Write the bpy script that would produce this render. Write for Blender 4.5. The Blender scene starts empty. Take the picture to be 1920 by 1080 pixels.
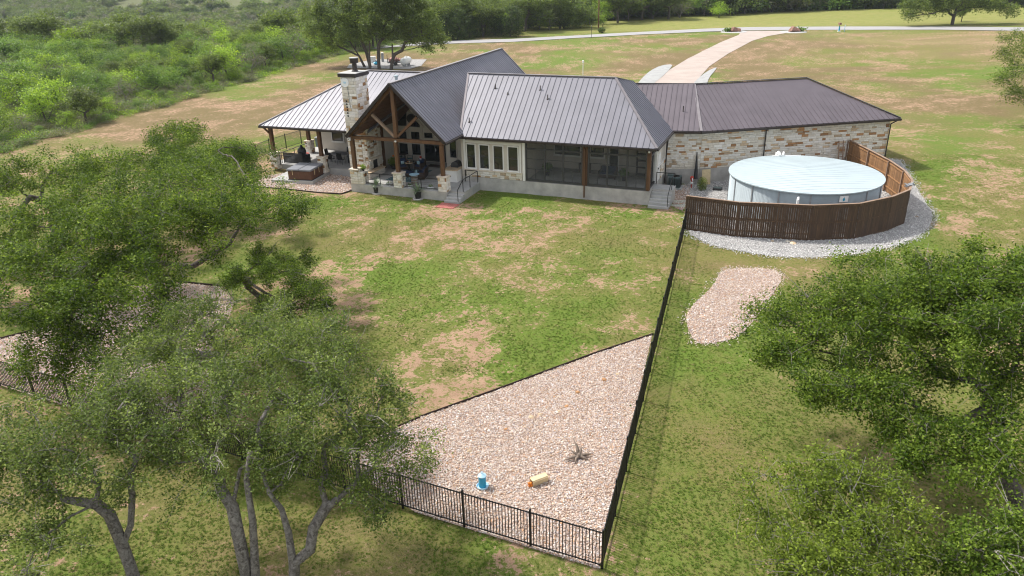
import bpy, math, random
import numpy as np
from mathutils import Vector, Matrix, Euler
R = math.radians
sc = bpy.context.scene
C = sc.collection
rnd = random.Random(7)
rng = np.random.default_rng(11)

# ------------------------------------------------------------------ camera, world, sun, exposure
FPX, PITCH, ROLL, CAMH = 1391.34, 0.4167047, -0.0264159, 17.0
cam = bpy.data.cameras.new('camera'); camo = bpy.data.objects.new('camera', cam); C.objects.link(camo)
cam.sensor_width = 36; cam.lens = FPX * 36 / 1920; cam.clip_end = 6000; cam.clip_start = 0.1
_f = Vector((0, math.cos(PITCH), -math.sin(PITCH))); _r0 = Vector((1, 0, 0)); _u0 = _r0.cross(_f)
_r = _r0 * math.cos(ROLL) + _u0 * math.sin(ROLL); _u = -_r0 * math.sin(ROLL) + _u0 * math.cos(ROLL)
M = Matrix.Identity(4)
for i in range(3): M[i][0], M[i][1], M[i][2] = _r[i], _u[i], -_f[i]
M[2][3] = CAMH
camo.matrix_world = M
sc.camera = camo
SUN = Vector((-2.92, 1.84, 4.5)).normalized()
w = bpy.data.worlds.new('World'); sc.world = w; w.use_nodes = True
nt = w.node_tree; bg = nt.nodes['Background']; sky = nt.nodes.new('ShaderNodeTexSky')
sky.sky_type = 'NISHITA'; sky.sun_disc = False; sky.sun_elevation = math.asin(SUN.z)
sky.sun_rotation = math.atan2(SUN.x, SUN.y); sky.air_density = 1.0; sky.dust_density = 2.5; sky.ozone_density = 1.0
mxw = nt.nodes.new('ShaderNodeMix'); mxw.data_type = 'RGBA'; mxw.inputs[0].default_value = .5; mxw.inputs[7].default_value = (7.0, 6.9, 6.7, 1)   # blue sky behind thin bright cloud
nt.links.new(sky.outputs[0], mxw.inputs[6]); nt.links.new(mxw.outputs[2], bg.inputs[0]); bg.inputs[1].default_value = 0.145
sl = bpy.data.lights.new('sun', 'SUN'); sl.energy = 3.7; sl.angle = R(3.2); sl.color = (1, .965, .91)
so = bpy.data.objects.new('sun', sl); C.objects.link(so); so.rotation_euler = SUN.to_track_quat('Z', 'Y').to_euler()
so.location = (-60, 40, 90)
sc.view_settings.view_transform = 'Standard'; sc.view_settings.look = 'None'
sc.view_settings.gamma = 1; sc.view_settings.use_curve_mapping = False
sc.view_settings.exposure = 0.6
sc.cycles.use_denoising = True; sc.cycles.filter_width = 1.1; sc.cycles.max_bounces = 6; sc.cycles.transparent_max_bounces = 12; sc.cycles.volume_bounces = 1

# ------------------------------------------------------------------ measuring helpers: sight lines from the drone onto real planes
def ray(px, py):
    return (_f + _r * ((px - 960) / FPX) - _u * ((py - 540) / FPX)).normalized()
def gz(px, py, z=-.25):
    d = ray(px, py); t = (z - CAMH) / d.z; return Vector((d.x * t, d.y * t, z))
def gy(px, py, y):
    d = ray(px, py); t = y / d.y; return Vector((d.x * t, y, CAMH + d.z * t))
def pix(p):
    v = Vector(p) - Vector((0, 0, CAMH)); k = v.dot(_f)
    return (960 + FPX * v.dot(_r) / k, 540 - FPX * v.dot(_u) / k, k) if k > .1 else (-9999, -9999, .1)
HA = R(-22.18); HO = Vector((10.7534, 53.0865, 0))
HU = Vector((math.cos(HA), math.sin(HA), 0)); HV = Vector((-math.sin(HA), math.cos(HA), 0))
def hw(u, v, z=0): return HO + HU * u + HV * v + Vector((0, 0, z))       # house frame to world
def wh(p):
    d = Vector(p) - HO; return Vector((d.dot(HU), d.dot(HV), p[2]))
def hv(px, py, v):                                                        # sight line onto the house plane v
    d = ray(px, py); o = Vector((0, 0, CAMH)); t = (v - (o - HO).dot(HV)) / d.dot(HV); return wh(o + d * t)
def hz(px, py, z): return wh(gz(px, py, z))

# ------------------------------------------------------------------ terrain
def sst(x, a, b):
    t = np.clip((x - a) / (b - a), 0, 1); return t * t * (3 - 2 * t)
def _vn(x, y, seed):
    xi = np.floor(x).astype(np.int64); yi = np.floor(y).astype(np.int64); fx = x - xi; fy = y - yi
    fx = fx * fx * (3 - 2 * fx); fy = fy * fy * (3 - 2 * fy)
    def hsh(a, b):
        n = (a * 374761393 + b * 668265263 + seed * 1274126177) & 0xffffffff
        n = ((n ^ (n >> 13)) * 1274126177) & 0xffffffff
        return ((n ^ (n >> 16)) & 0xffff) / 65535.0
    return (hsh(xi, yi) * (1 - fx) + hsh(xi + 1, yi) * fx) * (1 - fy) + (hsh(xi, yi + 1) * (1 - fx) + hsh(xi + 1, yi + 1) * fx) * fy
def fbm(x, y, scale, seed, octv=4):
    x = np.asarray(x, float) / scale; y = np.asarray(y, float) / scale; s = 0; a = .5; t = 0
    for o in range(octv):
        s = s + a * _vn(x + 17.3 * o, y - 9.1 * o, seed + o); t += a; a *= .55; x = x * 2.03; y = y * 2.03
    return s / t
def hgt(x, y):
    x = np.asarray(x, float); y = np.asarray(y, float)
    z = -.25 + .85 * np.exp(-((x - 35) / 9) ** 2 - ((y - 66) / 9) ** 2) + .3 * np.exp(-((x + 21) / 7) ** 2 - ((y - 69) / 7) ** 2)
    z = z + .10 * (fbm(x, y, 9, 5, 3) - .5)
    dl = sst(y, 165, 330) * sst(-x, 0, 60)
    dr = sst(y, 250, 330)
    z = z - 22 * np.maximum(dl, dr * .8)
    z = z + 60 * sst(y, 420, 1000) + 6 * (fbm(x, y, 140, 9, 3) - .5) * sst(y, 260, 420)
    return z
def h1(x, y): return float(hgt(x, y))

# ------------------------------------------------------------------ mesh builder
class MB:
    def __init__(s): s.v = []; s.f = []; s.m = []; s.cur = 0
    def add(s, vs, fs):
        b = len(s.v); s.v += [tuple(p) for p in vs]; s.f += [tuple(i + b for i in f) for f in fs]; s.m += [s.cur] * len(fs)
        return s
    def box(s, c, d, rz=0, rx=0, ry=0):
        x, y, z = d[0] / 2, d[1] / 2, d[2] / 2
        vs = [(a * x, b * y, e * z) for a in (-1, 1) for b in (-1, 1) for e in (-1, 1)]
        if rz or rx or ry:
            m = Euler((rx, ry, rz)).to_matrix(); vs = [m @ Vector(p) for p in vs]
        vs = [(p[0] + c[0], p[1] + c[1], p[2] + c[2]) for p in vs]
        return s.add(vs, [(0, 1, 3, 2), (4, 6, 7, 5), (0, 4, 5, 1), (2, 3, 7, 6), (0, 2, 6, 4), (1, 5, 7, 3)])
    def bx(s, x0, x1, y0, y1, z0, z1):
        return s.box(((x0 + x1) / 2, (y0 + y1) / 2, (z0 + z1) / 2), (abs(x1 - x0), abs(y1 - y0), abs(z1 - z0)))
    def bev(s, x0, x1, y0, y1, z0, z1, b=.02):                       # box with chamfered top and vertical edges
        def ring(i, z): return [(x0 + i, y0 + b, z), (x0 + b, y0 + i, z), (x1 - b, y0 + i, z), (x1 - i, y0 + b, z), (x1 - i, y1 - b, z), (x1 - b, y1 - i, z), (x0 + b, y1 - i, z), (x0 + i, y1 - b, z)]
        vs = ring(0, z0) + ring(0, z1 - b) + ring(b * .7, z1)
        fs = [tuple(range(7, -1, -1)), tuple(range(16, 24))]
        for k in (0, 8):
            for i in range(8): j = (i + 1) % 8; fs.append((k + i, k + j, k + j + 8, k + i + 8))
        return s.add(vs, fs)
    def bar(s, p, q, wd, ht=None, up=(0, 0, 1)):
        ht = ht or wd; p = Vector(p); q = Vector(q); d = (q - p).normalized(); upv = Vector(up)
        if abs(d.dot(upv)) > .98: upv = Vector((1, 0, 0))
        a = d.cross(upv).normalized() * wd / 2; b = a.cross(d).normalized() * ht / 2
        vs = [p - a - b, p + a - b, p + a + b, p - a + b, q - a - b, q + a - b, q + a + b, q - a + b]
        return s.add(vs, [(0, 3, 2, 1), (4, 5, 6, 7), (0, 1, 5, 4), (1, 2, 6, 5), (2, 3, 7, 6), (3, 0, 4, 7)])
    def tube(s, pts, r, n=8, cap=True):
        pts = [Vector(p) for p in pts]; k = len(pts); rs = r if hasattr(r, '__len__') else [r] * k; vs = []; a = None
        for i in range(k):
            d = (pts[min(i + 1, k - 1)] - pts[max(i - 1, 0)]).normalized()
            if a is None:
                a = d.cross(Vector((0, 0, 1)))
                if a.length < .05: a = d.cross(Vector((1, 0, 0)))
            else: a = a - d * a.dot(d)
            a = a.normalized(); b = d.cross(a)
            for j in range(n):
                t = 2 * math.pi * j / n; vs.append(pts[i] + (a * math.cos(t) + b * math.sin(t)) * rs[i])
        fs = [(i * n + j, i * n + (j + 1) % n, (i + 1) * n + (j + 1) % n, (i + 1) * n + j) for i in range(k - 1) for j in range(n)]
        if cap: fs += [tuple(range(n - 1, -1, -1)), tuple((k - 1) * n + j for j in range(n))]
        return s.add(vs, fs)
    def lathe(s, prof, n=20, c=(0, 0, 0), axis='z', ph=0):
        vs = []
        for r, z in prof:
            for j in range(n):
                t = 2 * math.pi * j / n + ph
                p = (r * math.cos(t), r * math.sin(t), z)
                if axis == 'y': p = (p[0], p[2], p[1])
                if axis == 'x': p = (p[2], p[0], p[1])
                vs.append((p[0] + c[0], p[1] + c[1], p[2] + c[2]))
        k = len(prof)
        fs = [(i * n + j, i * n + (j + 1) % n, (i + 1) * n + (j + 1) % n, (i + 1) * n + j) for i in range(k - 1) for j in range(n)]
        if prof[0][0] > 1e-4: fs.append(tuple(range(n - 1, -1, -1)))
        if prof[-1][0] > 1e-4: fs.append(tuple((k - 1) * n + j for j in range(n)))
        return s.add(vs, fs)
    def prism(s, poly, z0, z1):
        n = len(poly); vs = [(p[0], p[1], z0) for p in poly] + [(p[0], p[1], z1) for p in poly]
        return s.add(vs, [tuple(range(n - 1, -1, -1)), tuple(range(n, 2 * n))] + [(i, (i + 1) % n, (i + 1) % n + n, i + n) for i in range(n)])
    def slab(s, poly, nrm, t):                                       # 3D polygon thickened downwards along its normal
        nrm = Vector(nrm).normalized(); n = len(poly); vs = [Vector(p) for p in poly] + [Vector(p) - nrm * t for p in poly]
        return s.add(vs, [tuple(range(n)), tuple(range(2 * n - 1, n - 1, -1))] + [(i, i + n, (i + 1) % n + n, (i + 1) % n) for i in range(n)])
    def ico(s, c, r, jit=.0, sq=1.0, rr=rnd):
        t = (1 + 5 ** .5) / 2
        vs = [(-1, t, 0), (1, t, 0), (-1, -t, 0), (1, -t, 0), (0, -1, t), (0, 1, t), (0, -1, -t), (0, 1, -t), (t, 0, -1), (t, 0, 1), (-t, 0, -1), (-t, 0, 1)]
        out = []
        for p in vs:
            k = r / 1.902 * (1 + rr.uniform(-jit, jit)); out.append((c[0] + p[0] * k, c[1] + p[1] * k, c[2] + p[2] * k * sq))
        return s.add(out, [(0, 11, 5), (0, 5, 1), (0, 1, 7), (0, 7, 10), (0, 10, 11), (1, 5, 9), (5, 11, 4), (11, 10, 2), (10, 7, 6), (7, 1, 8), (3, 9, 4), (3, 4, 2), (3, 2, 6), (3, 6, 8), (3, 8, 9), (4, 9, 5), (2, 4, 11), (6, 2, 10), (8, 6, 7), (9, 8, 1)])
    def mesh(s, name, mats, smooth=False):
        me = bpy.data.meshes.new(name); me.from_pydata(s.v, [], s.f)
        for m in (mats if isinstance(mats, (list, tuple)) else [mats]): me.materials.append(m)
        if any(s.m): me.polygons.foreach_set('material_index', s.m)
        if smooth: me.polygons.foreach_set('use_smooth', [True] * len(s.f))
        me.update(); return me
def link(name, me, parent=None, loc=None, rot=None, scale=None):
    o = bpy.data.objects.new(name, me); C.objects.link(o)
    if parent is not None: o.parent = parent
    if loc is not None: o.location = loc
    if rot is not None: o.rotation_euler = rot
    if scale is not None: o.scale = scale
    return o
def part(name, mb, mat, parent, smooth=False, **k): return link(name, mb.mesh(name, mat, smooth), parent, **k)
def props(o, label=None, cat=None, group=None, kind=None):
    for a, b in (('label', label), ('category', cat), ('group', group), ('kind', kind)):
        if b: o[a] = b
    return o
def thing(name, label, cat, loc=(0, 0, 0), rz=0, group=None):
    o = bpy.data.objects.new(name, None); C.objects.link(o); o.location = loc; o.rotation_euler = (0, 0, rz); o.empty_display_size = .3
    return props(o, label, cat, group)
def kids(o): return CH.get(o.name, [])
def copy_tree(o, loc, rz=0, scale=None, label=None, group=None):
    r = o.copy(); C.objects.link(r); r.location = loc; r.rotation_euler = (0, 0, rz)
    if scale is not None: r.scale = scale if hasattr(scale, '__len__') else (scale,) * 3
    if label: r['label'] = label
    if group: r['group'] = group
    for ch in KID[o.name]:
        c = ch.copy(); C.objects.link(c); c.parent = r
        for g in KID.get(ch.name, []):
            d = g.copy(); C.objects.link(d); d.parent = c
    return r
KID = {}
def regkids(o):
    KID[o.name] = [c for c in C.objects if c.parent == o]
    for c in KID[o.name]: KID[c.name] = [g for g in C.objects if g.parent == c]

# ------------------------------------------------------------------ materials
def nodes(name):
    m = bpy.data.materials.new(name); m.use_nodes = True; t = m.node_tree; b = t.nodes['Principled BSDF']; return m, t, b
def mixc(t, fac, a, b, mode='MIX'):
    n = t.nodes.new('ShaderNodeMix'); n.data_type = 'RGBA'; n.blend_type = mode
    for s_, v in ((n.inputs[0], fac), (n.inputs[6], a), (n.inputs[7], b)):
        if hasattr(v, 'is_linked') or isinstance(v, bpy.types.NodeSocket): t.links.new(v, s_)
        elif isinstance(v, (int, float)): s_.default_value = v
        else: s_.default_value = (*v, 1) if len(v) == 3 else v
    return n.outputs[2]
def noise(t, scale, detail=4, coord='Object', dim=None, rough=.6, vec=None, dist=0):
    n = t.nodes.new('ShaderNodeTexNoise'); n.inputs['Scale'].default_value = scale; n.inputs['Detail'].default_value = detail
    n.inputs['Roughness'].default_value = rough; n.inputs['Distortion'].default_value = dist
    if vec is None:
        tc = t.nodes.new('ShaderNodeTexCoord'); vec = tc.outputs[coord]
    t.links.new(vec, n.inputs['Vector']); return n.outputs['Fac']
def ramp(t, fac, stops):
    n = t.nodes.new('ShaderNodeValToRGB'); e = n.color_ramp.elements
    while len(e) < len(stops): e.new(.5)
    for i, (p, c) in enumerate(stops): e[i].position = p; e[i].color = (*c, 1) if len(c) == 3 else c
    t.links.new(fac, n.inputs[0]); return n.outputs[0]
def mrange(t, v, a, b, c=0, d=1):
    n = t.nodes.new('ShaderNodeMapRange'); t.links.new(v, n.inputs[0])
    for i, k in enumerate((a, b, c, d)): n.inputs[i + 1].default_value = k
    return n.outputs[0]
def math_(t, op, a, b=0.0):
    n = t.nodes.new('ShaderNodeMath'); n.operation = op
    for s_, v in ((n.inputs[0], a), (n.inputs[1], b)):
        if isinstance(v, bpy.types.NodeSocket): t.links.new(v, s_)
        else: s_.default_value = v
    return n.outputs[0]
def bump(t, b, hgt_, strength=.4, dist=.02):
    n = t.nodes.new('ShaderNodeBump'); n.inputs['Strength'].default_value = strength; n.inputs['Distance'].default_value = dist
    t.links.new(hgt_, n.inputs['Height']); t.links.new(n.outputs[0], b.inputs['Normal'])
def orand(t):
    return t.nodes.new('ShaderNodeObjectInfo').outputs['Random']
def basic(name, col, rough=.7, metal=0, var=.25, scale=3, bmp=.2, bscale=40, objvar=0, spec=None, stretch=None):
    m, t, b = nodes(name)
    vec = None
    if stretch:
        tc = t.nodes.new('ShaderNodeTexCoord'); mp = t.nodes.new('ShaderNodeMapping'); mp.inputs['Scale'].default_value = stretch
        t.links.new(tc.outputs['Object'], mp.inputs[0]); vec = mp.outputs[0]
    f = noise(t, scale, 5, vec=vec)
    c = mixc(t, mrange(t, f, .3, .7), tuple(x * (1 - var) for x in col), tuple(min(1, x * (1 + var)) for x in col))
    if objvar:
        o = mrange(t, orand(t), 0, 1, 1 - objvar, 1 + objvar)
        n = t.nodes.new('ShaderNodeVectorMath'); n.operation = 'SCALE'; t.links.new(c, n.inputs[0]); t.links.new(o, n.inputs['Scale']); c = n.outputs[0]
    t.links.new(c, b.inputs['Base Color']); b.inputs['Roughness'].default_value = rough; b.inputs['Metallic'].default_value = metal
    if spec is not None: b.inputs['Specular IOR Level'].default_value = spec
    if bmp: bump(t, b, noise(t, bscale, 4), bmp, .01)
    return m
MT = {}
MT['roof'] = basic('sky_sheen_seam_metal', (.155, .152, .178), .5, .1, .10, .7, .06, 3, .05, .45)  # bronze roof paint made paler and greyer, sky reflection put into the colour
MT['roofdim'] = basic('dim_seam_metal', (.112, .094, .106), .52, .1, .10, .7, .06, 3, .05, .45)  # same roof paint, darker copy without the painted sky reflection
MT['trim'] = basic('roof_trim_metal', (.24, .215, .22), .4, .3, .1, 2, 0)
MT['gutter'] = basic('dark_bronze_gutter', (.03, .022, .019), .45, .2, .2, 2, 0)
MT['stucco'] = basic('cream_stucco', (.56, .51, .44), .9, 0, .08, 1.5, .3, 60)
MT['white'] = basic('white_trim_paint', (.72, .70, .66), .6, 0, .05, 2, .05)
MT['conc'] = basic('concrete', (.40, .38, .35), .9, 0, .22, 1.3, .25, 30)
MT['apron'] = basic('grey_white_gravel_apron', (.31, .31, .30), .95, 0, .15, 1.2, .3, 20)
MT['concl'] = basic('pale_concrete', (.37, .365, .35), .88, 0, .14, 1.5, .2, 30)
MT['wood'] = basic('stained_timber', (.115, .058, .028), .65, 0, .35, 2.5, .3, 30, 0, .3, (1, 1, .2))
MT['woodw'] = basic('weathered_brace_timber', (.24, .16, .11), .8, 0, .25, 2.5, .3, 30)
MT['soffit'] = basic('stained_plank_ceiling', (.10, .045, .022), .7, 0, .3, 3, .2, 20)
MT['mortar'] = basic('pale_mortar', (.66, .60, .52), .95, 0, .12, 3, .3, 50)
MT['s_cream'] = basic('cream_limestone', (.70, .64, .54), .9, 0, .13, 4, .5, 25, .16)
MT['s_pale'] = basic('white_limestone', (.76, .72, .65), .9, 0, .10, 4, .5, 25, .12)
MT['s_tan'] = basic('tan_limestone', (.50, .38, .25), .9, 0, .25, 5, .5, 25, .25)
MT['s_rust'] = basic('rust_limestone', (.37, .20, .09), .9, 0, .3, 5, .5, 25, .3)
MT['s_cap'] = basic('limestone_cap', (.58, .50, .40), .85, 0, .12, 3, .3, 30)
MT['iron'] = basic('black_iron', (.012, .012, .013), .4, .3, .2, 3, 0)
MT['black'] = basic('black_plastic', (.015, .015, .016), .5, 0, .2, 4, .05)
MT['frame'] = basic('charcoal_frame', (.045, .045, .047), .5, .1, .1, 3, 0)
MT['darkg'] = basic('dark_grey_vinyl', (.16, .165, .18), .55, 0, .12, 3, .1)
MT['tubside'] = basic('brown_tub_panel', (.10, .042, .022), .55, 0, .15, 3, .1, 20)
MT['galv'] = basic('galvanised_roof_sheet', (.40, .47, .49), .5, .15, .06, .5, .05, 5, 0, .5)
MT['navy'] = basic('navy_cushion', (.012, .028, .07), .9, 0, .2, 5, .3, 60)
MT['teal'] = basic('teal_mesh', (.05, .16, .16), .8, 0, .2, 8, .2, 60)
MT['wicker'] = basic('brown_wicker', (.045, .028, .02), .8, 0, .4, 30, .8, 80)
MT['pillow'] = basic('light_blue_pillow', (.35, .50, .55), .9, 0, .2, 8, .2)
MT['red'] = basic('red_paint', (.45, .05, .03), .5, 0, .2, 5, .1)
MT['orange'] = basic('orange_pulp', (.65, .20, .02), .6, 0, .4, 25, .3)
MT['blue'] = basic('bright_blue_paint', (.015, .30, .48), .35, 0, .1, 5, 0)
MT['bluel'] = basic('pale_blue_paint', (.40, .62, .75), .4, 0, .1, 5, 0)
MT['plank'] = basic('pale_plank', (.58, .46, .27), .75, 0, .15, 4, .1, 30)
MT['brick'] = basic('red_brick', (.40, .13, .11), .9, 0, .2, 8, .4, 40, .2)
MT['enamel'] = basic('white_enamel', (.80, .80, .78), .3, 0, .04, 2, 0)
MT['grey'] = basic('grey_metal', (.30, .31, .32), .5, .3, .15, 3, .05)
MT['acgreen'] = basic('grey_green_metal', (.10, .14, .14), .5, .2, .15, 3, .05)
MT['hose'] = basic('pale_hose', (.50, .52, .44), .6, 0, .15, 6, 0)
MT['drift'] = basic('driftwood', (.20, .155, .12), .9, 0, .4, 10, .6, 30)
MT['pink'] = basic('pink_tarp', (.60, .32, .28), .8, 0, .4, 3, .3, 10)
MT['boulder'] = basic('red_boulder', (.22, .12, .09), .95, 0, .35, 2, .6, 8)
MT['pinkgrav'] = basic('pink_gravel_drive', (.37, .305, .265), .95, 0, .12, .35, .5, 30)
MT['asphalt'] = basic('grey_chipseal_road', (.30, .29, .285), .92, 0, .08, .5, .3, 20)
MT['ceramic'] = basic('white_ceramic', (.70, .70, .68), .5, 0, .05, 4, 0)
MT['edging'] = basic('steel_edging', (.04, .022, .018), .7, .2, .3, 4, 0)
# wood fence boards (dark brown with the backlit outer face's shade put into the colour; per-board difference)
m, t, b = nodes('fence_board'); tc = t.nodes.new('ShaderNodeTexCoord'); mp = t.nodes.new('ShaderNodeMapping'); mp.inputs['Scale'].default_value = (14, 14, .7)
t.links.new(tc.outputs['Object'], mp.inputs[0])
ob = orand(t); ad = t.nodes.new('ShaderNodeVectorMath'); ad.operation = 'ADD'; t.links.new(mp.outputs[0], ad.inputs[0])
cmb = t.nodes.new('ShaderNodeCombineXYZ'); t.links.new(math_(t, 'MULTIPLY', ob, 90.), cmb.inputs[2]); t.links.new(cmb.outputs[0], ad.inputs[1])
f = noise(t, 1.0, 5, vec=ad.outputs[0])
c = ramp(t, f, [(.3, (.038, .022, .013)), (.55, (.080, .045, .024)), (.75, (.15, .088, .042))])
c = mixc(t, mrange(t, ob, .0, 1, .0, .45), c, (.035, .024, .017)); t.links.new(c, b.inputs['Base Color']); b.inputs['Roughness'].default_value = .85; bump(t, b, f, .4, .01); MT['board'] = m
m2 = m.copy(); m2.name = 'fence_board_inner'; MT['sunlit_board'] = basic('sunlit_board_wood', (.25, .13, .055), .8, 0, .35, 3, .3, 20, .25, None, (6, 6, .6))  # warmer copy of the boards, sunlight on the inner face painted in
# corrugated tank side
m, t, b = nodes('corrugated_tank_side'); f = noise(t, 1.2, 4); t.links.new(mixc(t, f, (.33, .38, .40), (.46, .52, .55)), b.inputs['Base Color']); b.inputs['Metallic'].default_value = .2; b.inputs['Roughness'].default_value = .6; MT['tankside'] = m
# glass: window panes reflecting the sky over a dark room
m, t, b = nodes('window_glass'); b.inputs['Base Color'].default_value = (.012, .016, .018, 1); b.inputs['Roughness'].default_value = .06; b.inputs['Specular IOR Level'].default_value = .8; MT['glass'] = m
# insect screen
m, t, b = nodes('insect_screen'); b.inputs['Base Color'].default_value = (.07, .075, .08, 1); b.inputs['Roughness'].default_value = .5
tr = t.nodes.new('ShaderNodeBsdfTransparent'); mx = t.nodes.new('ShaderNodeMixShader'); mx.inputs[0].default_value = .2
t.links.new(tr.outputs[0], mx.inputs[1]); t.links.new(b.outputs[0], mx.inputs[2]); t.links.new(mx.outputs[0], t.nodes['Material Output'].inputs[0]); MT['screen'] = m
# bark and leaves
def bark(name, a, b_, sc_=8):
    m, t, b = nodes(name); f = noise(t, sc_, 6, rough=.7, dist=1.0)
    t.links.new(ramp(t, f, [(.35, a), (.62, b_)]), b.inputs['Base Color']); b.inputs['Roughness'].default_value = .95; bump(t, b, f, .9, .04); return m
MT['bark'] = bark('oak_bark', (.055, .045, .038), (.23, .21, .185)); MT['barkd'] = bark('dark_bark', (.03, .024, .02), (.12, .10, .085)); MT['twig'] = bark('grey_twigs', (.13, .115, .10), (.30, .27, .24))
def leafmat(name, dark, mid, light, sheen=.1, orv=.0):
    m, t, b = nodes(name); a = t.nodes.new('ShaderNodeAttribute'); a.attribute_name = 'var'
    c = ramp(t, a.outputs['Fac'], [(0, dark), (.5, mid), (1, light)])
    if orv:
        n = t.nodes.new('ShaderNodeVectorMath'); n.operation = 'SCALE'; t.links.new(c, n.inputs[0]); t.links.new(mrange(t, orand(t), 0, 1, 1 - orv, 1 + orv), n.inputs['Scale']); c = n.outputs[0]
    t.links.new(c, b.inputs['Base Color']); b.inputs['Roughness'].default_value = .5; b.inputs['Specular IOR Level'].default_value = sheen
    tl = t.nodes.new('ShaderNodeBsdfTranslucent'); t.links.new(mixc(t, 1.0, c, (1.3, 1.35, .5), 'MULTIPLY'), tl.inputs[0])
    mx = t.nodes.new('ShaderNodeMixShader'); mx.inputs[0].default_value = .4
    t.links.new(b.outputs[0], mx.inputs[1]); t.links.new(tl.outputs[0], mx.inputs[2]); t.links.new(mx.outputs[0], t.nodes['Material Output'].inputs[0]); return m
MT['leaf'] = leafmat('live_oak_leaf', (.032, .064, .007), (.100, .158, .018), (.25, .33, .055))
MT['leafo'] = leafmat('sparse_oak_leaf', (.062, .096, .024), (.138, .188, .045), (.33, .39, .125))
MT['leafy'] = leafmat('yellow_green_leaf', (.075, .11, .016), (.15, .205, .026), (.30, .37, .065))
MT['leaff'] = leafmat('far_oak_leaf', (.070, .10, .028), (.13, .175, .045), (.23, .29, .08), .2, .2)
MT['leafb'] = leafmat('bright_brush_leaf', (.12, .20, .022), (.235, .345, .038), (.37, .48, .07), .2, .25)
MT['leafm'] = leafmat('green_brush_leaf', (.065, .125, .025), (.13, .22, .045), (.22, .31, .08), .2, .25)
MT['leafj'] = leafmat('juniper_leaf', (.038, .065, .020), (.075, .115, .032), (.13, .18, .05), .2, .25)
MT['leafg'] = leafmat('grey_scrub_leaf', (.12, .12, .085), (.18, .18, .13), (.25, .26, .17), .2, .2)

# ------------------------------------------------------------------ leaves, branches and trees
def quads_mesh(name, cen, size, var, mat, up=.55, aspect=.55, g=rng):
    n = len(cen); nrm = g.normal(size=(n, 3)); nrm[:, 2] = np.abs(nrm[:, 2]) * 1.2 + up
    nrm /= np.linalg.norm(nrm, axis=1)[:, None]; a = np.cross(nrm, g.normal(size=(n, 3))); a /= np.linalg.norm(a, axis=1)[:, None]; b = np.cross(nrm, a)
    s = (size * (.65 + .7 * g.random(n)))[:, None]; wv = s * aspect
    V = np.stack([cen - a * s * .5, cen + b * wv * .5, cen + a * s * .5, cen - b * wv * .5], 1).reshape(-1, 3)
    me = bpy.data.meshes.new(name); me.vertices.add(4 * n); me.vertices.foreach_set('co', V.ravel())
    me.loops.add(4 * n); me.loops.foreach_set('vertex_index', np.arange(4 * n, dtype=np.int32))
    me.polygons.add(n); me.polygons.foreach_set('loop_start', np.arange(0, 4 * n, 4, dtype=np.int32)); me.polygons.foreach_set('loop_total', np.full(n, 4, dtype=np.int32))
    at = me.attributes.new('var', 'FLOAT', 'FACE'); at.data.foreach_set('value', np.clip(var, 0, 1).astype(np.float32))
    me.materials.append(mat); me.update(); me.validate(); return me
def skeleton(stems, tips, g, wander=.16, seg=.55, tipr=.012):
    nodes_ = []; par = []
    for st in stems:
        pv = -1
        for p in st:
            nodes_.append(np.array(p, float)); par.append(pv); pv = len(nodes_) - 1
    nst = len(nodes_); start = [len(st) for st in stems]
    low = set(); k = 0
    for s_ in start:
        low |= set(range(k, k + max(1, s_ // 2))); k += s_
    cap = nst + len(tips) * 14; P = np.zeros((cap, 3)); L = np.zeros(cap); P[:nst] = nodes_; ok = np.ones(cap, bool); ok[list(low)] = False
    for i in range(nst): L[i] = 0 if par[i] < 0 else L[par[i]] + np.linalg.norm(P[i] - P[par[i]])
    n = nst; anchor = P[nst - 1]
    tips = tips[np.argsort(np.linalg.norm(tips - P[[k for k in range(nst) if ok[k]]].mean(0), axis=1))]
    ends = []
    for tp in tips:
        d = np.linalg.norm(P[:n] - tp, axis=1); cost = d + .25 * L[:n] + 3 * np.maximum(0, P[:n, 2] - tp[2] - .2); cost[~ok[:n]] = 1e9
        j = int(np.argmin(cost)); D = d[j]; ns = max(1, min(12, int(D / seg))); a = P[j].copy(); sag = g.normal(size=3) * D * wander; sag[2] = abs(sag[2]) * .5 - .05 * D
        pv = j
        for q in range(1, ns + 1):
            tt = q / ns; p = a + (tp - a) * tt + sag * math.sin(math.pi * tt) + g.normal(size=3) * .05 * (tt < 1)
            P[n] = p; par.append(pv); L[n] = L[pv] + D / ns; pv = n; n += 1
        ends.append(n - 1)
    rad = np.zeros(n); kidsn = [[] for _ in range(n)]
    for i in range(n):
        if par[i] >= 0: kidsn[par[i]].append(i)
    for i in range(n - 1, -1, -1):
        s_ = sum(rad[c] ** 2.2 for c in kidsn[i]); rad[i] = max(tipr, s_ ** (1 / 2.2)) if kidsn[i] else tipr
    return P[:n], par, rad, kidsn, ends
def limb_mesh(name, P, par, rad, kidsn, mat, sc_r=1.0, minr=0, maxr=.4, n0=7):
    mb = MB(); roots = [i for i in range(len(P)) if par[i] < 0]; todo = [(r, None) for r in roots]
    while todo:
        i, p0 = todo.pop(); pts = []; rs = []
        if p0 is not None: pts.append(P[p0]); rs.append(min(rad[p0], rad[i] * 1.15))
        cur = i
        while True:
            pts.append(P[cur]); rs.append(rad[cur]); ks = kidsn[cur]
            if not ks: break
            big = max(ks, key=lambda c: rad[c])
            for c in ks:
                if c != big: todo.append((c, cur))
            cur = big
        if len(pts) > 1 and max(rs) * sc_r > minr:
            rs = [min(r * sc_r, maxr) for r in rs]
            mb.tube([Vector(p) for p in pts], rs, n0 if rs[0] > .06 else 4, cap=False)
    return mb.mesh(name, mat, True)
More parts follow.
